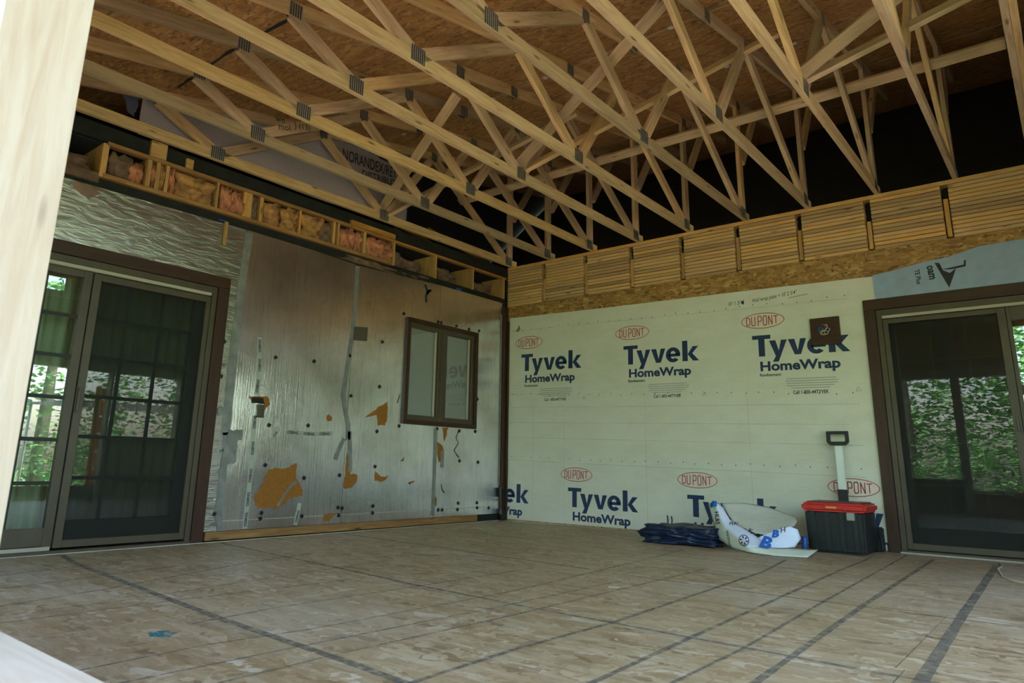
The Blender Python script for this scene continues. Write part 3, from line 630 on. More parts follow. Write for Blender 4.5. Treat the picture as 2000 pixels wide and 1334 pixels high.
def patch(P, m=FOAM, nm='foam_patch', r=.03, lift=.0006, d=.0014, par=None):
    yc = sum(p[0] for p in P)/len(P); b = par or board_at(yc); return prism(nm, P, ('x', lift), d, m, b, rough=r)
patch([(-3.294, .566), (-3.226, .575), (-3.117, .576), (-3.02, .625), (-3.012, .588), (-3.012, .492), (-2.927, .387), (-2.926, .339), (-3.062, .315), (-3.094, .3), (-3.091, .276), (-3.18, .229), (-3.223, .246), (-3.35, .242), (-3.401, .27), (-3.419, .346), (-3.374, .382), (-3.331, .485), (-3.337, .501)])
patch([(-3.015, .472), (-2.998, .452), (-3.07, .397), (-3.129, .32), (-3.169, .251), (-3.193, .264), (-3.107, .382), (-3.074, .437)], FOIL, 'foil_strip', 0, .002, .003)
patch([(-2.455, .533), (-2.46, .739), (-2.417, .654), (-2.4, .525), (-2.372, .529), (-2.308, .517), (-2.309, .456), (-2.362, .405), (-2.439, .389), (-2.466, .398)])
patch([(-2.088, .57), (-2.042, .526), (-2.004, .503), (-1.942, .499), (-1.894, .517), (-1.94, .472), (-2.012, .452), (-2.083, .462)])
patch([(-2.678, .171), (-2.519, .173), (-2.614, .107), (-2.677, .11)])
patch([(-2.26, 1.073), (-2.115, 1.161), (-2.068, 1.201), (-1.965, 1.247), (-1.961, 1.106), (-1.985, 1.011), (-2.085, 1.006), (-2.099, 1.106)])
patch([(-2.729, 1.066), (-2.703, 1.081), (-2.663, 1.057), (-2.665, 1.018), (-2.713, 1.016)])
patch([(-1.131, 1.035), (-1.035, 1.035), (-1.09, .882)]); patch([(-1.205, .873), (-1.129, .839), (-1.091, .767), (-1.121, .675), (-1.174, .656), (-1.2, .773)])
patch([(-1.75, .66), (-1.69, .70), (-1.70, .66)]); patch([(-1.62, .44), (-1.52, .46), (-1.60, .42)]); patch([(-1.215, .30), (-1.18, .27), (-1.19, .19), (-1.22, .2)])
patch([(-3.56, 1.178), (-3.379, 1.185), (-3.345, 1.122), (-3.391, 1.07), (-3.409, 1.118), (-3.527, 1.117)])
patch([(-3.535, 1.172), (-3.42, 1.172), (-3.40, 1.118), (-3.527, 1.12)], CAPM, 'hole', .02, .002, .002)
tag(prism('junction_box', [(-3.473, 1.112), (-3.405, 1.112), (-3.405, 1.002), (-3.466, 1.002)], ('x', .0025), .012, plain('brown_box', (.07, .058, .032), .5)), 'small brown rectangular box below the dark hole in the foil', 'box')
prism('loose_foil', [(-5.18, 2.61), (-5.05, 2.615), (-4.98, 2.56), (-5.06, 2.50), (-5.17, 2.55)], ('x', .004), .012, FOIL, fb[0], rough=.03)
cap_me = None
caps = [(-3.845, 1.608), (-3.334, 1.540), (-2.918, 1.556), (-2.086, 1.861), (-2.089, 1.396), (-2.089, .946), (-2.928, .961), (-3.339, .941), (-2.452, 1.272), (-3.84, 1.317), (-2.5, 1.663), (-3.339, .6), (-2.928, .492), (-3.335, .205), (-3.341, .159), (-2.920, .161), (-2.527, .516), (-2.518, .223), (-2.47, .215), (-2.506, .152), (-2.089, .222), (-2.088, .157), (-3.768, .213), (-2.089, .60),
        (-.850, 1.009), (-.569, 1.017), (-.831, .675), (-.507, .665), (-.835, .214), (-.511, .210), (-.506, .154), (-.843, .147), (-1.153, .153), (-1.093, .151), (-.297, .147), (-1.80, 2.212), (-1.266, 2.212), (-1.213, 2.212), (-.953, 2.214), (-.730, 2.211), (-.545, 2.221), (-.545, 1.394), (-.571, 1.015), (-1.217, 1.015), (-1.789, 1.015)]
bm = bmesh.new(); box_bm(bm, (0, -.015, -.015), (.006, .015, .015)); bmesh.ops.rotate(bm, verts=bm.verts, matrix=Matrix.Rotation(math.pi/4, 3, 'X')); cap_me = bm_mesh(bm, 'cap'); cap_me.materials.append(CAPM)
for y, z in caps:
    o = link('cap_nail', cap_me, None, board_at(y)); setw(o, Matrix.Translation((.0005, y, z)) @ Matrix.Rotation(random.uniform(-.5, .5), 4, 'X'))
# seam tapes
def tape(P, w, label, m=TAPE, nm='seam_tape', lift=.0022, jit=.12, st=.25):
    o = ribbon(nm, sub_poly(P, st), w, ('x', lift), .0012, m, None, jit); return tag(o, label, 'tape')
tape([(-3.717, 2.608), (-3.74, 2.108), (-3.747, 1.479), (-3.742, .838)], .075, 'grey duct tape strip down the foil seam nearest the left door')
tape([(-3.742, .86), (-3.725, .60), (-3.73, .40), (-3.735, .226), (-3.70, .09)], .06, 'ragged lower end of grey duct tape beside the left door', jit=.3, st=.1)
prism('tape_flap', [(-3.72, .88), (-3.59, .885), (-3.59, .80), (-3.625, .80), (-3.63, .62), (-3.70, .60), (-3.71, .53), (-3.77, .53)], ('x', .004), .004, TAPE, fb[1], rough=.02)
prism('tape_flap', [(-3.84, 1.05), (-3.80, 1.075), (-3.77, 1.05), (-3.775, 1.01), (-3.83, .99)], ('x', .004), .006, TAPE, fb[0])
tape([(-2.478, 2.588), (-2.478, 1.949), (-2.549, 1.279), (-2.50, 1.1), (-2.461, .99), (-2.45, .85)], .05, 'grey duct tape strip down the seam left of the window, bowed near its middle', st=.2)
tape([(-2.44, .93), (-2.42, .75), (-2.40, .55)], .045, 'short grey duct tape piece above the round orange patch')
tape([(-2.50, .86), (-2.55, .76), (-2.59, .66)], .04, 'short slanted grey tape piece left of the middle seam')
tape([(-1.24, 1.02), (-1.235, .60), (-1.236, .10)], .05, 'grey duct tape strip on the seam below the window')
tape([(-1.12, .78), (-1.115, .60)], .045, 'short grey tape flap right of the seam below the window')
tape([(-.118, 2.5), (-.115, 1.4), (-.115, .4)], .035, 'narrow grey tape edging the dark corner trim')
tape([(-3.70, .155), (-2.9, .155), (-2.10, .158), (-1.0, .158), (-.15, .16)], .006, 'thin horizontal foil seam low on the left wall', TAPEG, jit=0, lift=.0008)
def ltape(P, w, label, txt, n, up=True):
    o = ribbon('lettered_tape', sub_poly(P, .2), w, ('x', .0018), .001, TAPEG, None, .03); tag(o, label, 'tape')
    (y0, z0), (y1, z1) = P[0], P[-1]; L = math.hypot(y1-y0, z1-z0)
    for i in range(n):
        t = (i+.1)/n; s = t*(len(P)-1); k = min(int(s), len(P)-2); f_ = s-k
        a, b = P[k], P[k+1]; py, pz = a[0]+(b[0]-a[0])*f_, a[1]+(b[1]-a[1])*f_
        d = Vector((0, b[0]-a[0], b[1]-a[1])).normalized(); nrm = Vector((1, 0, 0)).cross(d)
        text('lettering', txt, w*.8, None, Vector((.0032, py, pz))-nrm*w*.28, d, nrm, INKB, o, bold=.0012)
    return o
P_ = [(-3.479, .085), (-3.477, .246), (-3.476, .433), (-3.476, .661), (-3.484, .892), (-3.484, .99)]
ltape(P_, .042, 'lettered pale tape running down the foil below the dark hole', 'OSBNG', 5)
ltape([(-3.494, 1.195), (-3.483, 1.377), (-3.50, 1.55), (-3.515, 1.697)], .042, 'lettered pale tape running up the foil above the dark hole', 'OSBNG', 3)
ltape([(-3.169, .892), (-2.9, .885), (-2.643, .899)], .045, 'short horizontal lettered tape above the large orange patch', 'OSBNG', 3)
ltape([(-3.286, .831), (-3.24, .929)], .042, 'small slanted lettered tape piece left of the horizontal one', 'ON', 1)
ltape([(-2.981, .089), (-2.951, .276)], .04, 'slanted lettered tape below the large orange patch', 'OSBNG', 1)
ltape([(-3.80, .70), (-3.63, .76)], .035, 'small lettered tape scrap beside the left door', 'OSBNG', 1)
tag(prism('vent_flap', [(-2.468, 1.96), (-2.30, 1.979), (-2.30, 1.84), (-2.474, 1.825)], ('x', .0035), .01, plain('brown_flap', (.08, .062, .038), .6)), 'small brown square flap on the foil left of the window near its top', 'flap')
box('hanging_stick', (.005, -3.965, 2.43), (.03, -3.94, 2.64), STUDM, wl, .001, axis='z')
# pencil scrawls on the foil
for P in ([(-.86, 1.02), (-.90, .93), (-.86, .87), (-.93, .79), (-.88, .74), (-.84, .71)], [(-1.12, .42), (-1.10, .36), (-1.06, .33)], [(-1.80, 1.34), (-1.83, 1.25)]):
    ribbon('scrawl', P, .012, ('x', .0006), .0006, INKB, board_at(P[0][0]), .3)
tag(ribbon('bent_wire', [(-1.50, 2.60), (-1.46, 2.54), (-1.40, 2.56), (-1.48, 2.48), (-1.47, 2.40)], .012, ('x', .002), .01, CAPM), 'bent black scrap hanging at the foil top left of the window', 'wire')

# tarp in the gable
P = [(-4.74, 3.18), (-1.79, 3.18), (-1.79, 4.02), (-2.4, 3.96), (-3.3, 3.80), (-3.6, 3.73), (-4.1, 3.63), (-4.74, 3.48)]
bm = bmesh.new(); nx, nz = 90, 24
tops = lambda y: min(zd(y)-.02-.04*(noise.noise(Vector((y*2.3, 3, 1)))+.5), zd(y)-.005)
g = []
for i in range(nx+1):
    y = -4.76+2.96*i/nx; zt = tops(y); row = []
    for j in range(nz+1):
        z = 3.17+(zt-3.17)*j/nz
        xx = -.035+.02*noise.noise(Vector((y*1.5, z*2.0, 0)))+.006*noise.noise(Vector((y*9, z*9, 4)))
        row.append(bm.verts.new((xx, y, z)))
    g.append(row)
for i in range(nx):
    for j in range(nz): bm.faces.new((g[i][j], g[i+1][j], g[i+1][j+1], g[i][j+1]))
tp = link('tarp', bm_mesh(bm, 'tarp', True), TARP); tp.modifiers.new('s', 'SOLIDIFY').thickness = .002
tag(tp, 'greyish lilac wrap sheet with black lettering filling the gable above the left wall', 'tarp')
xt = -.012
textw('lettering', 'NORANDEX/REY', .17, None, (xt, -2.76, 3.675), (0, 1, .05), (0, -.05, 1), INKB, tp, width=.76, bold=.001)
textw('lettering', 'DISTRIBUTI', .105, None, (xt, -2.49, 3.575), (0, 1, .09), (0, -.09, 1), INKB, tp, width=.50, bold=.001)
prism('printed_emblem', [(-2.27, 3.86), (-2.10, 3.86), (-2.12, 3.93), (-2.25, 3.94)], ('x', xt), .001, plain('indigo_ink', (.02, .02, .08), .6), tp)
text('lettering', 'THE', .10, None, (xt, -2.42, 3.87), (0, 1, 0), (0, 0, 1), INKB, tp)
# tarp overhang of dark blue scrap
tag(prism('blue_scrap', [(-4.93, 3.52), (-4.78, 3.50), (-4.80, 3.30), (-4.86, 3.33)], ('x', -.05), .003, plain('slate_sheet', (.10, .11, .15), .6), rough=.03), 'torn bluish scrap hanging at the left edge of the tarp', 'scrap')

# insulation batts in the joist bay
ins = [(-4.86, .16, GREYI, .20), (-4.74, .12, PINK, .17), (-4.61, .045, PINK, .22), (-4.54, .04, YEL, .22), (-4.455, .05, PINK, .23), (-4.25, .36, YEL, .22), (-3.955, .13, PINK, .23), (-3.86, .12, PINK, .22), (-3.695, .06, GREYI, .22),
       (-3.50, .19, YEL, .22), (-3.32, .19, YEL, .22), (-3.06, .26, YEL, .22), (-2.90, .14, GREYI, .2), (-2.655, .11, PINK, .21), (-2.57, .08, PINK, .23), (-2.48, .10, PINK, .21), (-2.19, .37, PINK, .21), (-1.86, .19, GREYI, .18), (-1.60, .30, GREYI, .12), (-1.05, .40, GREYI, .15), (-.40, .36, GREYI, .12)]
nmz = {id(PINK): 'pink', id(YEL): 'yellowed', id(GREYI): 'dirty brown'}
wh = ['far left end, by the foreground stud', 'second from the foreground stud', 'among the first narrow slats', 'among the narrow slats, second strip', 'last strip of the narrow slats', 'widest, right of the narrow slats', 'left half of the reddish bay', 'right half of the reddish bay', 'thin strip between two pale boards', 'left lump above the first tape seam', 'right lump above the first tape seam', 'grey stained middle lump', 'small lump before the paired slats', 'first strip right of the paired slats', 'brightest middle strip of three', 'third strip right of the paired slats', 'wide lump near the end of the rail', 'hanging past the rail end', 'low lump above the window top', 'behind the post above the window', 'in the last bay before the corner']
for i, (y, w_, mm_, h) in enumerate(ins):
    deep = -.10 if i < 17 else -.2
    o = lump('insulation_batt', (deep, y, 2.745+h/2), (.20, w_*1.02, h*1.02), mm_, seed=i, amp=.32, fr=2.4, boxy=.7)
    tag(o, nmz[id(mm_)]+' glass fibre batt in the joist bay, '+wh[i], 'insulation', 'fibre batts in the open joist bay')
lump('debris', (-.12, -5.35, 2.80), (.15, .5, .12), GREYI, wl, seed=31, amp=.5)
lump('debris', (-.05, -2.3, 2.66), (.06, .7, .06), GREYI, wl, seed=32, amp=.5)
lump('debris', (-.06, -1.6, 2.68), (.06, .5, .07), GREYI, wl, seed=33, amp=.5)
box('blue_tape', (-.028, -.95, 2.655), (-.024, -.86, 2.685), BLUEP, wl); box('blue_tape', (-.028, -4.0, 2.652), (-.024, -3.94, 2.664), BLUEP, wl)

# ================================================================== HOUSE WRAP AND PRINT
def ztop(x): return 2.462-.0225*x
wrap = prism('house_wrap', [(.052, .012), (4.111, .012), (4.111, 2.155), (4.214, 2.155), (4.214, ztop(4.2)), (3.0, ztop(3.0)+.004), (1.5, ztop(1.5)-.003), (.052, ztop(0))], ('y', -.0034), -.0015, WRAP)
tag(wrap, 'white house wrap sheet printed with blue and red lettering covering the right wall', 'house wrap')
YW = -.0049
clipL = ((.054, 0, 0), (-1, 0, 0)); clipR = ((4.110, 0, 0), (1, 0, 0)); CL = [clipL, clipR]
ca, sa = math.cos(math.radians(-.95)), math.sin(math.radians(-.95))
XD = (ca, 0, sa); YD = (-sa, 0, ca)
def P2(o, u, v): return (o[0]+u*ca-v*sa, YW, o[1]+u*sa+v*ca)
def oval(name, o, cu, cv, rx, rz, m, par, ring=None, lift=.0008, clip=True):
    bm = bmesh.new(); n = 64; out = []; inn = []
    for i in range(n):
        t = 2*math.pi*i/n; c = Vector(P2(o, cu+rx*math.cos(t), cv+rz*math.sin(t))); c.y -= lift; out.append(bm.verts.new(c))
        if ring: c = Vector(P2(o, cu+(rx-ring)*math.cos(t), cv+(rz-ring)*math.sin(t))); c.y -= lift; inn.append(bm.verts.new(c))
    if ring:
        for i in range(n): bm.faces.new((out[i], out[(i+1) % n], inn[(i+1) % n], inn[i]))
    else: bm.faces.new(out)
    for co, no in (CL if clip else []): bmesh.ops.bisect_plane(bm, geom=bm.verts[:]+bm.edges[:]+bm.faces[:], plane_co=co, plane_no=no, clear_outer=True)
    if not len(bm.faces): bm.free(); return None
    return setw(link(name, bm_mesh(bm, name), m, par), Matrix.Identity(4))
def stroke_letters(o, par):
    """tall squared letters D U P O N T drawn as outline strokes"""
    H, w = .092, .032
    L = {'D': [[(0, 0), (0, 1), (.7, 1), (1, .8), (1, .2), (.7, 0), (0, 0)]], 'U': [[(0, 1), (0, .12), (.2, 0), (.8, 0), (1, .12), (1, 1)]], 'P': [[(0, 0), (0, 1), (.8, 1), (1, .88), (1, .56), (.8, .44), (0, .44)]],
         'O': [[(.2, 0), (.8, 0), (1, .15), (1, .85), (.8, 1), (.2, 1), (0, .85), (0, .15), (.2, 0)]], 'N': [[(0, 0), (0, 1), (1, 0), (1, 1)]], 'T': [[(-.1, 1), (1.1, 1)], [(.5, 1), (.5, 0)]]}
    bm = bmesh.new(); th = .0085
    for ch, u0 in zip('DUPONT', (-.155, -.105, -.042, .008, .060, .112)):
        hs = H*(.80 if ch in 'DT' else .92 if ch in 'UN' else 1)
        for pl in L[ch]:
            for (a, b), (c, d) in zip(pl, pl[1:]):
                A = Vector((u0+a*w, (b-.5)*hs)); B = Vector((u0+c*w, (d-.5)*hs)); D = (B-A).normalized(); N = Vector((-D.y, D.x))*th/2; A -= D*th/2; B += D*th/2
                vs = []
                for q in (A+N, A-N, B-N, B+N):
                    c3 = Vector(P2(o, q.x, q.y)); c3.y -= .0016; vs.append(bm.verts.new(c3))
                bm.faces.new(vs)
    for co, no in CL: bmesh.ops.bisect_plane(bm, geom=bm.verts[:]+bm.edges[:]+bm.faces[:], plane_co=co, plane_no=no, clear_outer=True)
    if len(bm.faces): setw(link('oval_lettering', bm_mesh(bm, 'oval_lettering'), INKR, par), Matrix.Identity(4))
    else: bm.free()
def big_word(o, par):
    U = .875/1032; V = .209
    G = [[(0, .81), (0, 1), (208, 1), (208, .81), (139, .81), (139, 0), (68, 0), (68, .81)],
         [(190, .72), (260, .72), (294, .24), (322, .72), (387, .72), (286, -.28), (220, -.28), (257, -.02)],
         [(398, .72), (468, .72), (500, .20), (530, .72), (594, .72), (530, 0), (464, 0)],
         [(820, 0), (820, 1.03), (889, 1.03), (889, 0)], [(889, .34), (957, .73), (1030, .73), (950, .38), (1034, 0), (958, 0)]]
    E_ = []
    for i in range(25): t = math.radians(0+i*318/24); E_.append((696+97*math.cos(t), .36+.385*math.sin(t)))
    for i in range(25): t = math.radians(312-i*312/24); E_.append((696+36*math.cos(t), .36+.20*math.sin(t)))
    G += [E_, [(640, .27), (640, .42), (791, .42), (793, .36), (790, .27)]]
    bm = bmesh.new()
    for g in G:
        vs = []
        for a, b in g: c3 = Vector(P2(o, a*U, b*V)); c3.y -= .0012; vs.append(bm.verts.new(c3))
        f = bm.faces.new(vs); f.normal_update(); bmesh.ops.triangulate(bm, faces=[f])
    for co, no in CL: bmesh.ops.bisect_plane(bm, geom=bm.verts[:]+bm.edges[:]+bm.faces[:], plane_co=co, plane_no=no, clear_outer=True)
    setw(link('printed_word', bm_mesh(bm, 'printed_word'), INK, par), Matrix.Identity(4))
def logo(x0, zb, full=True):
    """x0 = left of the T, zb = baseline of the big word"""
    o = (x0, zb)
    oc = (x0+.115*ca, zb+.352)
    if x0+.33 > .1:
        oval('oval_print', oc, 0, 0, .205, .074, PINKO, wrap); oval('oval_rim', oc, 0, 0, .209, .078, INKR, wrap, ring=.007, lift=.0014); stroke_letters(oc, wrap)
    big_word(o, wrap)
    textw('printed_word', 'HomeWrap', .125, None, P2(o, .060, -.140), XD, YD, INK, wrap, width=.72, bold=.0045, lift=.0012, clip=CL)
    if x0 > 0 and full:
        textw('printed_word', 'Rev\u00eatement', .042, None, P2(o, .055, -.195), XD, YD, INKB, wrap, width=.20, bold=.0008, clip=CL)
        for i, (a, b) in enumerate(((.30, .74), (.29, .76), (.30, .75), (.30, .72), (.34, .68))):
            v = -.228-i*.022; rb = ribbon('fine_print', [P2(o, a, v)[::2], P2(o, b, v)[::2]], .007, ('y', YW-.0003), -.0004, INKG, wrap)
        textw('printed_word', 'Call 1-800-44TYVEK', .048, None, P2(o, .355, -.372), XD, YD, INKB, wrap, width=.315, bold=.001, clip=CL)
        q = [(.895, -.36), (.935, -.36), (.915, -.32), (.895, -.36)]
        ribbon('recycling_mark', [P2(o, a, b)[::2] for a, b in q], .006, ('y', YW-.0003), -.0004, INKG, wrap)
for x0, zb in ((.240, 1.770), (1.665, 1.747), (3.095, 1.722)): logo(x0, zb)
for x0, zb in ((-.508, .218), (.918, .199), (2.343, .180), (3.768, .160)): logo(x0, zb, False)
# staple rows, drawn seam lines, hand notes
def dots(par, L):
    bm = bmesh.new()
    for x, z in L: box_bm(bm, (x-.0035, YW-.001, z-.006), (x+.0035, YW, z+.006))
    setw(link('staple', bm_mesh(bm, 'staple'), INKB, par), Matrix.Identity(4))
D = []
for z0, sl2 in ((2.30, -.022), (1.492, -.04), (.735, -.015)):
    for i in range(30):
        x = .12+i*.137+random.uniform(-.01, .01)
        if x < 4.08: D.append((x, z0+sl2*x+random.uniform(-.012, .012)))
dots(wrap, D)
prism('stain', [(.16, 2.27), (.20, 2.28), (.22, 2.31), (.195, 2.37), (.185, 2.32), (.155, 2.30)], ('y', YW-.0001), -.0003, plain('brown_stain', (.22, .16, .09), .8), wrap, rough=.012)
prism('stain', [(.24, 2.02), (.38, 2.045), (.45, 2.03), (.33, 2.0)], ('y', YW-.0001), -.0003, PINKO, wrap, rough=.02)
for z0, x0_, x1_ in ((1.60, .06, .30), (1.49, .06, 1.0), (1.33, .1, 4.0), (1.15, .06, 3.9), (.97, .06, 4.0), (.70, .06, 4.0), (2.29, .1, 4.0)):
    ribbon('faint_crease', sub_poly([(x0_, z0), (x1_, z0-.025*(x1_-x0_))], .2), .0022, ('y', YW-.0001), -.0003, INKG, wrap, .7)
for x_ in (.42, .86, 1.9, 3.0):
    ribbon('faint_crease', sub_poly([(x_, .10), (x_+.01, 1.33)], .2), .0018, ('y', YW-.0001), -.0003, INKG, wrap, .7)
text('handwriting', "10' 1 3/4\"", .055, None, (2.87, YW, 2.262), (1, 0, .03), (0, 0, 1), INKB, wrap, bold=.0002, sx=.8, slant=.2)
text('handwriting', "Wall wrap plate = 10' 2 3/4\"", .052, None, (3.12, YW, 2.268), (1, 0, .075), (0, 0, 1), INKB, wrap, bold=.0002, sx=.72, slant=.2)
ribbon('handwriting', [(3.47, 2.268), (3.65, 2.285)], .004, ('y', YW-.0002), -.0004, INKB, wrap)
prism('blot', [(3.02, 2.262), (3.04, 2.262), (3.04, 2.295), (3.02, 2.295)], ('y', YW-.0003), -.0004, INKB, wrap)

# blue foam board scrap
bf = prism('foam_board', [(4.216, 2.154), (6.15, 2.154), (6.15, 2.50), (5.331, 2.508), (5.15, 2.505), (5.021, 2.500), (4.90, 2.468), (4.795, 2.446), (4.60, 2.43), (4.40, 2.395), (4.216, 2.375)], ('y', -.0034), -.012, BLUEF)
tag(bf, 'light blue foam board with black lettering above the right sliding door', 'foam board')
yb_ = -.0156
text('lettering', 'oam', .085, None, (4.640, yb_, 2.392), (0.08, 0, -1), (1, 0, .08), INKB, bf, bold=.003, sx=.85)
text('lettering', 'TE Plus', .052, None, (4.545, yb_, 2.372), (0.05, 0, -1), (1, 0, .05), INKB, bf, bold=.0012, sx=.85)
prism('printed_triangle', [(4.700, 2.412), (4.735, 2.405), (4.755, 2.335), (4.80, 2.305), (4.850, 2.340), (4.782, 2.178)], ('y', yb_), -.0006, INKB, bf)
prism('printed_triangle', [(4.74, 2.345), (4.82, 2.352), (4.905, 2.362), (4.912, 2.40), (4.925, 2.40), (4.918, 2.345), (4.82, 2.335)], ('y', yb_), -.0006, INKB, bf)
for i in range(5): ribbon('fine_print', [(4.40+i*.02, 2.33), (4.41+i*.02, 2.19)], .004, ('y', yb_-.0001), -.0004, INKG, bf)
ribbon('crease', sub_poly([(4.26, 2.20), (4.40, 2.29), (4.55, 2.36), (4.85, 2.425)], .05), .004, ('y', yb_-.0001), -.0005, INKG, bf, .6)

# electrical box with wires
eb = tag(empty('junction_box', (3.78, -.005, 1.907)), 'dark brown square mounting block with coloured wires on the right wall print', 'box')
e_ = prism('mounting_block', [(3.653, 1.782), (3.905, 1.782), (3.905, 2.034), (3.653, 2.034)], ('y', -.0055), -.03, TRIMW, eb)
prism('opening', [(3.78+.048*math.cos(t*math.pi/8), 1.915+.048*math.sin(t*math.pi/8)) for t in range(16)], ('y', -.0358), -.002, CAPM, eb)
for i, (cc, a) in enumerate((((.02, .12, .45), 1.9), ((.02, .12, .45), 2.4), ((.6, .5, .2), 3.1), ((.6, .5, .2), 3.5), ((.55, .5, .4), 4.2), ((.5, .1, .1), .6), ((.6, .55, .4), 5.2), ((.6, .6, .5), .1))):
    P = [(3.78, -.037, 1.915)]
    for s in range(1, 7):
        q = s/6; P.append((3.78+.05*math.sin(q*2.4)*math.cos(a+q*1.5), -.04-.03*math.sin(q*3), 1.915+.05*math.sin(q*2.4)*math.sin(a+q*1.5)))
    tube('wire', P, .0042, plain('wire_%d' % i, cc, .4), eb, 6)

# ================================================================== THINGS ON THE FLOOR
# rolling tool box
tb = tag(empty('tool_box', (3.83, -.30, 0)), 'black rolling tool box with red lid and raised pull handle beside the right door', 'tool box')
def tapered(nm, x0, x1, y0, y1, z0, z1, tx, ty, m, par, bev=.02, ribs=0):
    bm = bmesh.new()
    v = box_bm(bm, (x0, y0, z0), (x1, y1, z1)); cx, cy = (x0+x1)/2, (y0+y1)/2
    for q in bm.verts:
        if q.co.z < (z0+z1)/2: q.co.x = cx+(q.co.x-cx)*tx; q.co.y = cy+(q.co.y-cy)*ty
    bmesh.ops.bevel(bm, geom=[e for e in bm.edges], offset=bev, segments=3, affect='EDGES')
    c = Vector((cx, cy, (z0+z1)/2))
    bmesh.ops.translate(bm, vec=-c, verts=bm.verts); me = bm_mesh(bm, nm); o = link(nm, me, m, par); return setw(o, Matrix.Translation(c))
tapered('body', 3.605, 4.060, -.515, -.12, .004, .335, .95, .94, BLKP, tb, .018)
for xx in (3.67, 3.78, 3.89, 3.99): tapered('rib', xx-.022, xx+.022, -.524, -.49, .02, .325, .9, 1, BLKP, tb, .006)
tapered('lid', 3.588, 4.078, -.535, -.10, .325, .392, 1.0, 1.0, REDP, tb, .018)
tapered('lid_top', 3.62, 4.045, -.50, -.14, .385, .402, 1.0, 1.0, plain('dark_red_plastic', (.16, .02, .02), .5), tb, .006)
tapered('lid_grip', 3.76, 3.92, -.545, -.52, .345, .380, 1, 1, REDP, tb, .006)
prism('badge', [(3.785, .352), (3.865, .352), (3.865, .368), (3.785, .368)], ('y', -.5455), -.001, plain('orange_badge', (.7, .25, .08), .5), tb)
la = tapered('latch', 3.935, 3.995, -.545, -.515, .265, .325, 1, 1, plain('steel_latch', (.30, .32, .30), .35, .8), tb, .004)
tapered('latch', 3.65, 3.69, -.538, -.515, .285, .325, 1, 1, BLKP, tb, .004)
sh = Matrix.Identity(4)
tapered('handle_sleeve', 3.782, 3.858, -.125, -.085, .30, .495, 1, 1, BLKP, tb, .004)
tapered('handle_shaft', 3.787, 3.851, -.120, -.092, .49, .865, 1, 1, ALU, tb, .006)
bm = bmesh.new()
def ringbox(bm, x0, x1, z0, z1, ix0, ix1, iz0, iz1, y0, y1):
    o4 = [(x0+.0, z1), (x1, z1), (x1, z0+.028), (x1-.028, z0), (x0+.028, z0), (x0, z0+.028)]; i4 = [(ix0, iz1), (ix1, iz1), (ix1, iz0+.004), (ix1-.004, iz0), (ix0+.004, iz0), (ix0, iz0+.004)]
    V = [[bm.verts.new((p[0], y, p[1])) for p in L] for y in (y0, y1) for L in (o4, i4)]
    n = 6
    for i in range(n):
        j = (i+1) % n
        bm.faces.new((V[0][i], V[0][j], V[1][j], V[1][i])); bm.faces.new((V[2][j], V[2][i], V[3][i], V[3][j])); bm.faces.new((V[0][j], V[0][i], V[2][i], V[2][j])); bm.faces.new((V[1][i], V[1][j], V[3][j], V[3][i]))
    bmesh.ops.recalc_face_normals(bm, faces=bm.faces[:]); bmesh.ops.bevel(bm, geom=bm.edges[:], offset=.004, segments=2, affect='EDGES')
ringbox(bm, 3.728, 3.908, .868, .992, 3.757, 3.88, .902, .964, -.122, -.090)
setw(link('grip', bm_mesh(bm, 'grip'), BLKP, tb), Matrix.Identity(4))
for xx in (3.66, 4.03):
    bm = bmesh.new(); bmesh.ops.create_cone(bm, cap_ends=True, segments=24, radius1=.055, radius2=.055, depth=.035); bmesh.ops.bevel(bm, geom=bm.edges[:], offset=.003, segments=1, affect='EDGES')
    o = link('wheel', bm_mesh(bm, 'wheel'), BLKP, tb); setw(o, Matrix.Translation((xx, -.09, .057)) @ Matrix.Rotation(math.pi/2, 4, 'Y'))
# black strap tool leaning behind
bt = tag(empty('tool_bag', (4.05, -.05, 0)), 'small dark tool case tucked between the tool box and the right door', 'tool case')
tapered('body', 3.99, 4.095, -.075, -.032, .002, .20, 1, 1, BLKP, bt, .01)
tube('strap', [(4.05, -.06, .19), (4.075, -.09, .14), (4.085, -.12, .06), (4.09, -.14, .012)], .009, BLKP, bt)

# navy folded tarp
nv = lump('folded_tarp', (2.66, -.76, .077), (.66, .44, .155), NAVY, seed=51, amp=.22, fr=2.6, sub=5, boxy=.75)
for v in nv.data.vertices:
    if v.co.z < -.0: v.co.z = max(v.co.z, -.075)
    q = Vector((v.co.x*9, v.co.y*9, v.co.z*26)); v.co += Vector((0, -.2, .6))*noise.noise(q)*.022
    if v.co.z < -.074: v.co.z = -.074
tag(nv, 'crumpled navy blue tarp lying on the floor against the right wall', 'tarp')
for P in ([(2.44, -.66, .14), (2.425, -.62, .175), (2.41, -.60, .215)], [(2.48, -.66, .14), (2.47, -.63, .18), (2.455, -.61, .21)]): tube('strap', P, .006, NAVY, nv)

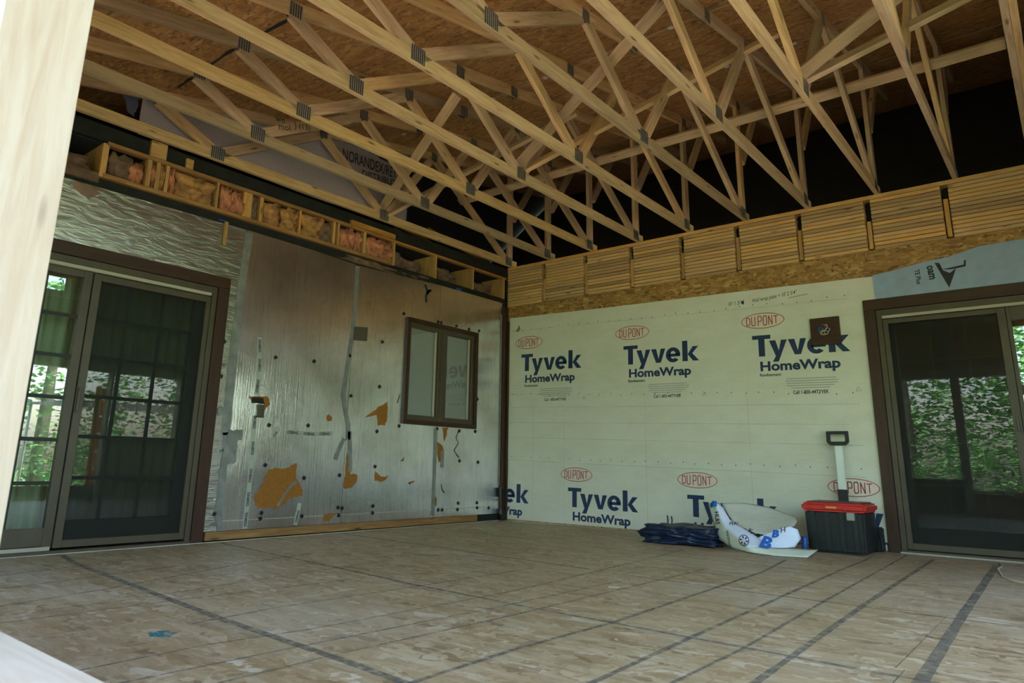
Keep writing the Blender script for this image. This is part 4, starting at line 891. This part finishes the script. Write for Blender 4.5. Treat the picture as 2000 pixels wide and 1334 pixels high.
# crumpled soil bag
bag = tag(empty('plastic_bag', (3.3, -.8, 0)), 'crumpled white plastic bag with blue lettering left of the tool box', 'bag')
Orow = [(2.865, -.720, .346), (2.904, -.760, .238), (2.955, -.820, .139), (3.010, -.880, .066), (3.176, -1.000, .022), (3.321, -1.060, .008), (3.521, -1.080, .006), (3.743, -1.000, .006)]
Mrow = [(2.939, -.740, .368), (2.977, -.800, .287), (3.033, -.860, .209), (3.081, -.920, .170), (3.218, -1.020, .110), (3.311, -1.080, .051), (3.491, -1.000, .053), (3.760, -.750, .047)]
Irow = [(2.977, -.680, .321), (3.034, -.740, .266), (3.089, -.800, .218), (3.156, -.840, .200), (3.261, -.900, .161), (3.355, -.940, .115), (3.440, -.960, .085), (3.515, -.950, .067)]
def sheet(nm, rows_, m, par, sub=3):
    bm = bmesh.new(); G = [[bm.verts.new(p) for p in r] for r in rows_]
    for a, b in zip(G, G[1:]):
        for i in range(len(a)-1): bm.faces.new((a[i], a[i+1], b[i+1], b[i]))
    bmesh.ops.subdivide_edges(bm, edges=bm.edges[:], cuts=sub, use_grid_fill=True, smooth=.6)
    for v in bm.verts: v.co += Vector((.3, 1, .4))*noise.noise(v.co*14)*.006; v.co.z = max(v.co.z, .003)
    bmesh.ops.recalc_face_normals(bm, faces=bm.faces[:])
    o = link(nm, bm_mesh(bm, nm, True), m, par); setw(o, Matrix.Identity(4)); o.modifiers.new('s', 'SOLIDIFY').thickness = .002
    return o
sheet('outer_fold', [Orow, Mrow], BAGO, bag); sheet('inner_fold', [Mrow[:7], Irow[:7]], BAGLIT, bag)
sheet('side_lobe', [[(3.355, -.940, .115), (3.423, -.900, .150), (3.487, -.840, .180), (3.560, -.780, .208)], [(3.38, -.95, .08), (3.45, -.91, .11), (3.53, -.82, .16), (3.616, -.760, .187)], [(3.42, -.96, .055), (3.47, -.93, .08), (3.56, -.84, .11), (3.634, -.760, .118)], [(3.434, -.965, .045), (3.49, -.94, .05), (3.56, -.90, .052), (3.603, -.820, .054)]], BAGLIT, bag)
sheet('clear_body', [[(2.950, -.64, .352), (3.107, -.50, .361), (3.278, -.42, .332), (3.500, -.42, .260)], [(3.00, -.68, .29), (3.14, -.60, .28), (3.30, -.52, .27), (3.553, -.55, .235)], [(3.09, -.76, .215), (3.20, -.72, .22), (3.34, -.66, .21), (3.56, -.66, .205)], [(3.22, -.82, .17), (3.30, -.84, .14), (3.42, -.82, .13), (3.535, -.74, .19)]], FILM, bag, 4)
0 and sheet('rear_body', [[(2.96, -.62, .30), (3.25, -.40, .28), (3.50, -.42, .24)], [(2.99, -.70, .1), (3.25, -.45, .05), (3.58, -.5, .06)], [(3.0, -.8, .004), (3.3, -.6, .004), (3.6, -.7, .004)]], BAGO, bag, 3)
def onbag(s, size, p, xd, yd, m, **k): return text('lettering', s, size, None, p, xd, yd, m, bag, **k)
fx = Vector((.72, -.28, -.38)).normalized()
onbag('B', .13, (3.395, -1.045, .060), (.93, .1, -.22), (.35, .45, .85), BLUEP, bold=.006, lift=.012, sx=1.1)
onbag('B', .08, (3.475, -.97, .125), (.9, .3, .1), (.1, .45, .85), BLUEP, bold=.005, lift=.012, sx=1.1)
onbag('H', .06, (3.52, -.89, .155), (.9, .3, .25), (-.1, .45, .85), INKB, bold=.001, lift=.012)
onbag('K', .05, (3.30, -1.0, .160), (.8, .1, -.5), (.45, .3, .85), INKB, bold=.001, lift=.02)
onbag('PERI', .038, (3.125, -.93, .190), (.9, .1, .05), (0, .5, .85), INKB, bold=.0006, lift=.015)
onbag('minimum', .042, (3.13, -1.01, .150), (.25, -.25, -.92), (.85, 0, .3), INKB, bold=.0006, lift=.02, sx=.9)
onbag('HL&S', .05, (2.99, -.88, .29), (.12, -.15, -.92), (.9, 0, .15), INKB, bold=.0015, lift=.02, sx=.9)
bm = bmesh.new(); cen = Vector((3.292, -1.078, .098)); ux = Vector((.95, -.12, -.2)).normalized(); uy = Vector((.15, .35, .92)).normalized(); n = 40; r1, r2 = .044, .038
A = [bm.verts.new(cen+ux*r1*math.cos(t*2*math.pi/n)+uy*r1*math.sin(t*2*math.pi/n)) for t in range(n)]; B = [bm.verts.new(cen+ux*r2*math.cos(t*2*math.pi/n)+uy*r2*math.sin(t*2*math.pi/n)) for t in range(n)]
for i in range(n): bm.faces.new((A[i], A[(i+1) % n], B[(i+1) % n], B[i]))
for k in range(6):
    a = k*math.pi/3; pts = [(0.008, 0, ), (.03, .008), (.036, 0), (.03, -.008)]
    bm.faces.new([bm.verts.new(cen+ux*(p*math.cos(a)-q*math.sin(a))+uy*(p*math.sin(a)+q*math.cos(a))) for p, q in pts])
setw(link('emblem', bm_mesh(bm, 'emblem'), INKB, bag), Matrix.Identity(4))
bm = bmesh.new(); 
sheet('blue_corner', [[(2.885, -.735, .350), (2.915, -.75, .375), (2.95, -.74, .372)], [(2.90, -.765, .318), (2.935, -.79, .335), (2.965, -.775, .335)]], BLUEP, bag, 3)
tag(tube('bottle', [(3.615, -.62, .012), (3.62, -.62, .06), (3.62, -.62, .10), (3.618, -.615, .125)], .022, plain('blue_wrapper', (.02, .08, .35), .4)), 'small blue wrapped item between the white bag and the tool box', 'bottle')

# cord, caster and straw on the floor
tag(tube('cord', [(4.878, -.216, .006), (4.91, -.42, .006), (4.90, -.62, .006), (4.93, -.83, .006), (4.96, -1.05, .006), (5.03, -1.24, .006), (5.12, -1.30, .006), (5.3, -1.42, .006)], .0045, plain('pale_cord', (.62, .55, .38), .7)), 'thin pale cord lying on the floor in front of the right door', 'cord')
cs = tag(empty('caster_foot', (5.19, -2.62, 0)), 'black caster foot on the floor cut by the right photo edge', 'caster')
bm = bmesh.new(); bmesh.ops.create_cone(bm, cap_ends=True, segments=24, radius1=.04, radius2=.04, depth=.03); bmesh.ops.bevel(bm, geom=bm.edges[:], offset=.004, segments=1, affect='EDGES')
setw(link('wheel', bm_mesh(bm, 'wheel'), BLKP, cs), Matrix.Translation((5.19, -2.62, .041)) @ Matrix.Rotation(math.pi/2, 4, 'Y'))
tapered('fork', 5.165, 5.26, -2.66, -2.58, .05, .09, .9, 1, BLKP, cs, .008); tapered('leg', 5.19, 5.8, -2.64, -2.60, .08, .11, 1, 1, BLKP, cs, .005)
for i, (x, y, a) in enumerate(((3.35, -3.3, .3), (2.9, -3.0, -.2))):
    tag(board('wood_splinter', (x, y, .004), (x+.06*math.cos(a), y+.07*math.sin(a), .006), .006, .004, (0, 0, 1), PALE), ('pale wood splinter on the floor in front of the navy tarp', 'pale wood splinter on the floor left of the navy tarp')[i], 'splinter')

# foreground framing right by the lens
tag(box('wall_stud', (4.042, Y0, .039), (4.080, Y1, 3.02), PALE, None, .001, axis='z'), 'large pale pine wall stud close to the camera at the left edge', 'stud')
tag(box('sill_plate', (4.081, Y0, .352), (6.2, Y1-.002, .390), PALE, None, .002, axis='x'), 'pale pine sill plate close to the camera in the bottom left corner', 'sill')

# ================================================================== OUTSIDE (seen only in the glass)
BOUNCE_SOIL = plain('bounce_soil', (.55, .41, .31), .95, nz=.25, sc=3)  # added ground, warm tone chosen to bounce sunlight up to the ceiling
s_ = link('bounce_ground', box_mesh(34, 30, .05, BOUNCE_SOIL)); s_.location = (3, -3, -.73); tag(s_, 'bare sandy ground added outside the open framing to bounce warm light indoors', 'ground', kind='stuff')
gm = box_mesh(120, 120, .05, GRASS); g_ = link('lawn', gm); g_.location = (0, 0, -.78); tag(g_, 'green lawn outside the open framing', 'lawn', kind='stuff')
bm = bmesh.new(); rnd = random.Random(3)
for i in range(5200):
    d = Vector((rnd.gauss(0, 1), rnd.gauss(0, 1), rnd.gauss(0, 1))).normalized(); r = rnd.uniform(.55, 1)**.5
    k = 1+.35*noise.noise(d*2.3)
    c = Vector((d.x*2.4*r*k, d.y*2.4*r*k, d.z*3.0*r*k+3.2)); s = rnd.uniform(.10, .22)
    M_ = Matrix.Rotation(rnd.uniform(0, 6.28), 3, 'Z') @ Matrix.Rotation(rnd.gauss(0, .6), 3, 'X')
    vs = [bm.verts.new(c+M_ @ Vector(p)*s) for p in ((-.5, 0, 0), (0, -.35, .06), (.6, 0, 0), (0, .35, .06))]; bm.faces.new(vs)
crown = bm_mesh(bm, 'crown'); crown.materials.append(LEAF)
bm = bmesh.new(); bmesh.ops.create_cone(bm, cap_ends=True, segments=10, radius1=.20, radius2=.10, depth=4.4); bmesh.ops.translate(bm, vec=(0, 0, 2.2), verts=bm.verts); trunk = bm_mesh(bm, 'trunk', True); trunk.materials.append(BARK)
tp_ = [(2.0, -14.5), (6.4, -13.8), (-2.6, -15), (10.6, -13.5), (4.2, -19), (8.8, -18.5), (-.5, -19.5), (14.2, -9.4), (13.6, -5.0), (14.2, -.4), (18.4, -2.6), (13.8, 4.2)]
for i, (x, y) in enumerate(tp_):
    t_ = empty('tree', (x, y, -.75)); t_.rotation_euler = (0, 0, i*1.7); s = .95+.12*math.sin(i*2.1); t_.scale = (s, s, s)
    tag(t_, 'leafy green tree mirrored in the sliding door glass', 'tree', 'trees outside the open framing')
    link('crown', crown, None, t_); link('trunk', trunk, None, t_)
sp_ = [(2.2, -10.6, .42), (3.9, -11.2, .5), (5.8, -10.7, .45), (7.4, -11.3, .48), (10.6, -6.4, .42), (10.9, -3.6, .46), (10.8, -.4, .44), (11.0, 2.4, .5)]
for i, (x, y, q) in enumerate(sp_):
    t_ = empty('shrub', (x, y, -.70)); t_.rotation_euler = (0, 0, i*2.3); t_.scale = (q, q, q*.8)
    tag(t_, 'low leafy green shrub mirrored in the sliding door glass', 'shrub', 'shrubs outside the open framing')
    c_ = link('foliage', crown, None, t_); c_.location = (0, 0, -.9)
    link('stem', trunk, None, t_).scale = (.5, .5, .4)
ld = tag(empty('extension_ladder', (6.8, -2.05, -.7)), 'narrow orange ladder standing outside, mirrored in the left sliding door glass', 'ladder')
ORG = plain('orange_fibreglass', (.95, .33, .02), .5)
for dx in (0, .16):
    board('rail', (6.75+dx, -2.05+dx*.9, -.70), (6.75+dx, -2.11+dx*.9, 1.75), .03, .075, (1, 0, 0), ORG, ld)
for i in range(8):
    z_ = -.4+.28*i; board('rung', (6.75, -2.06, z_), (6.91, -1.92, z_), .03, .03, (0, 0, 1), ALU, ld)
tag(prism('tarp_roof', [(7.5, -2.2), (9.3, -2.4), (9.4, .8), (7.6, .6)], ('z', 1.55), .02, plain('silver_blue_tarp', (.30, .38, .50), .5)), 'silver blue tarp canopy mirrored in the left door glass', 'canopy')
for (x, y) in ((7.6, -2.1), (9.2, -2.3), (9.3, .7), (7.7, .5)): 
    tag(tube('canopy_pole', [(x, y, -.72), (x, y, .4), (x, y, 1.55)], .025, ALU), 'thin metal pole holding the tarp canopy outside', 'pole', 'poles under the tarp canopy')
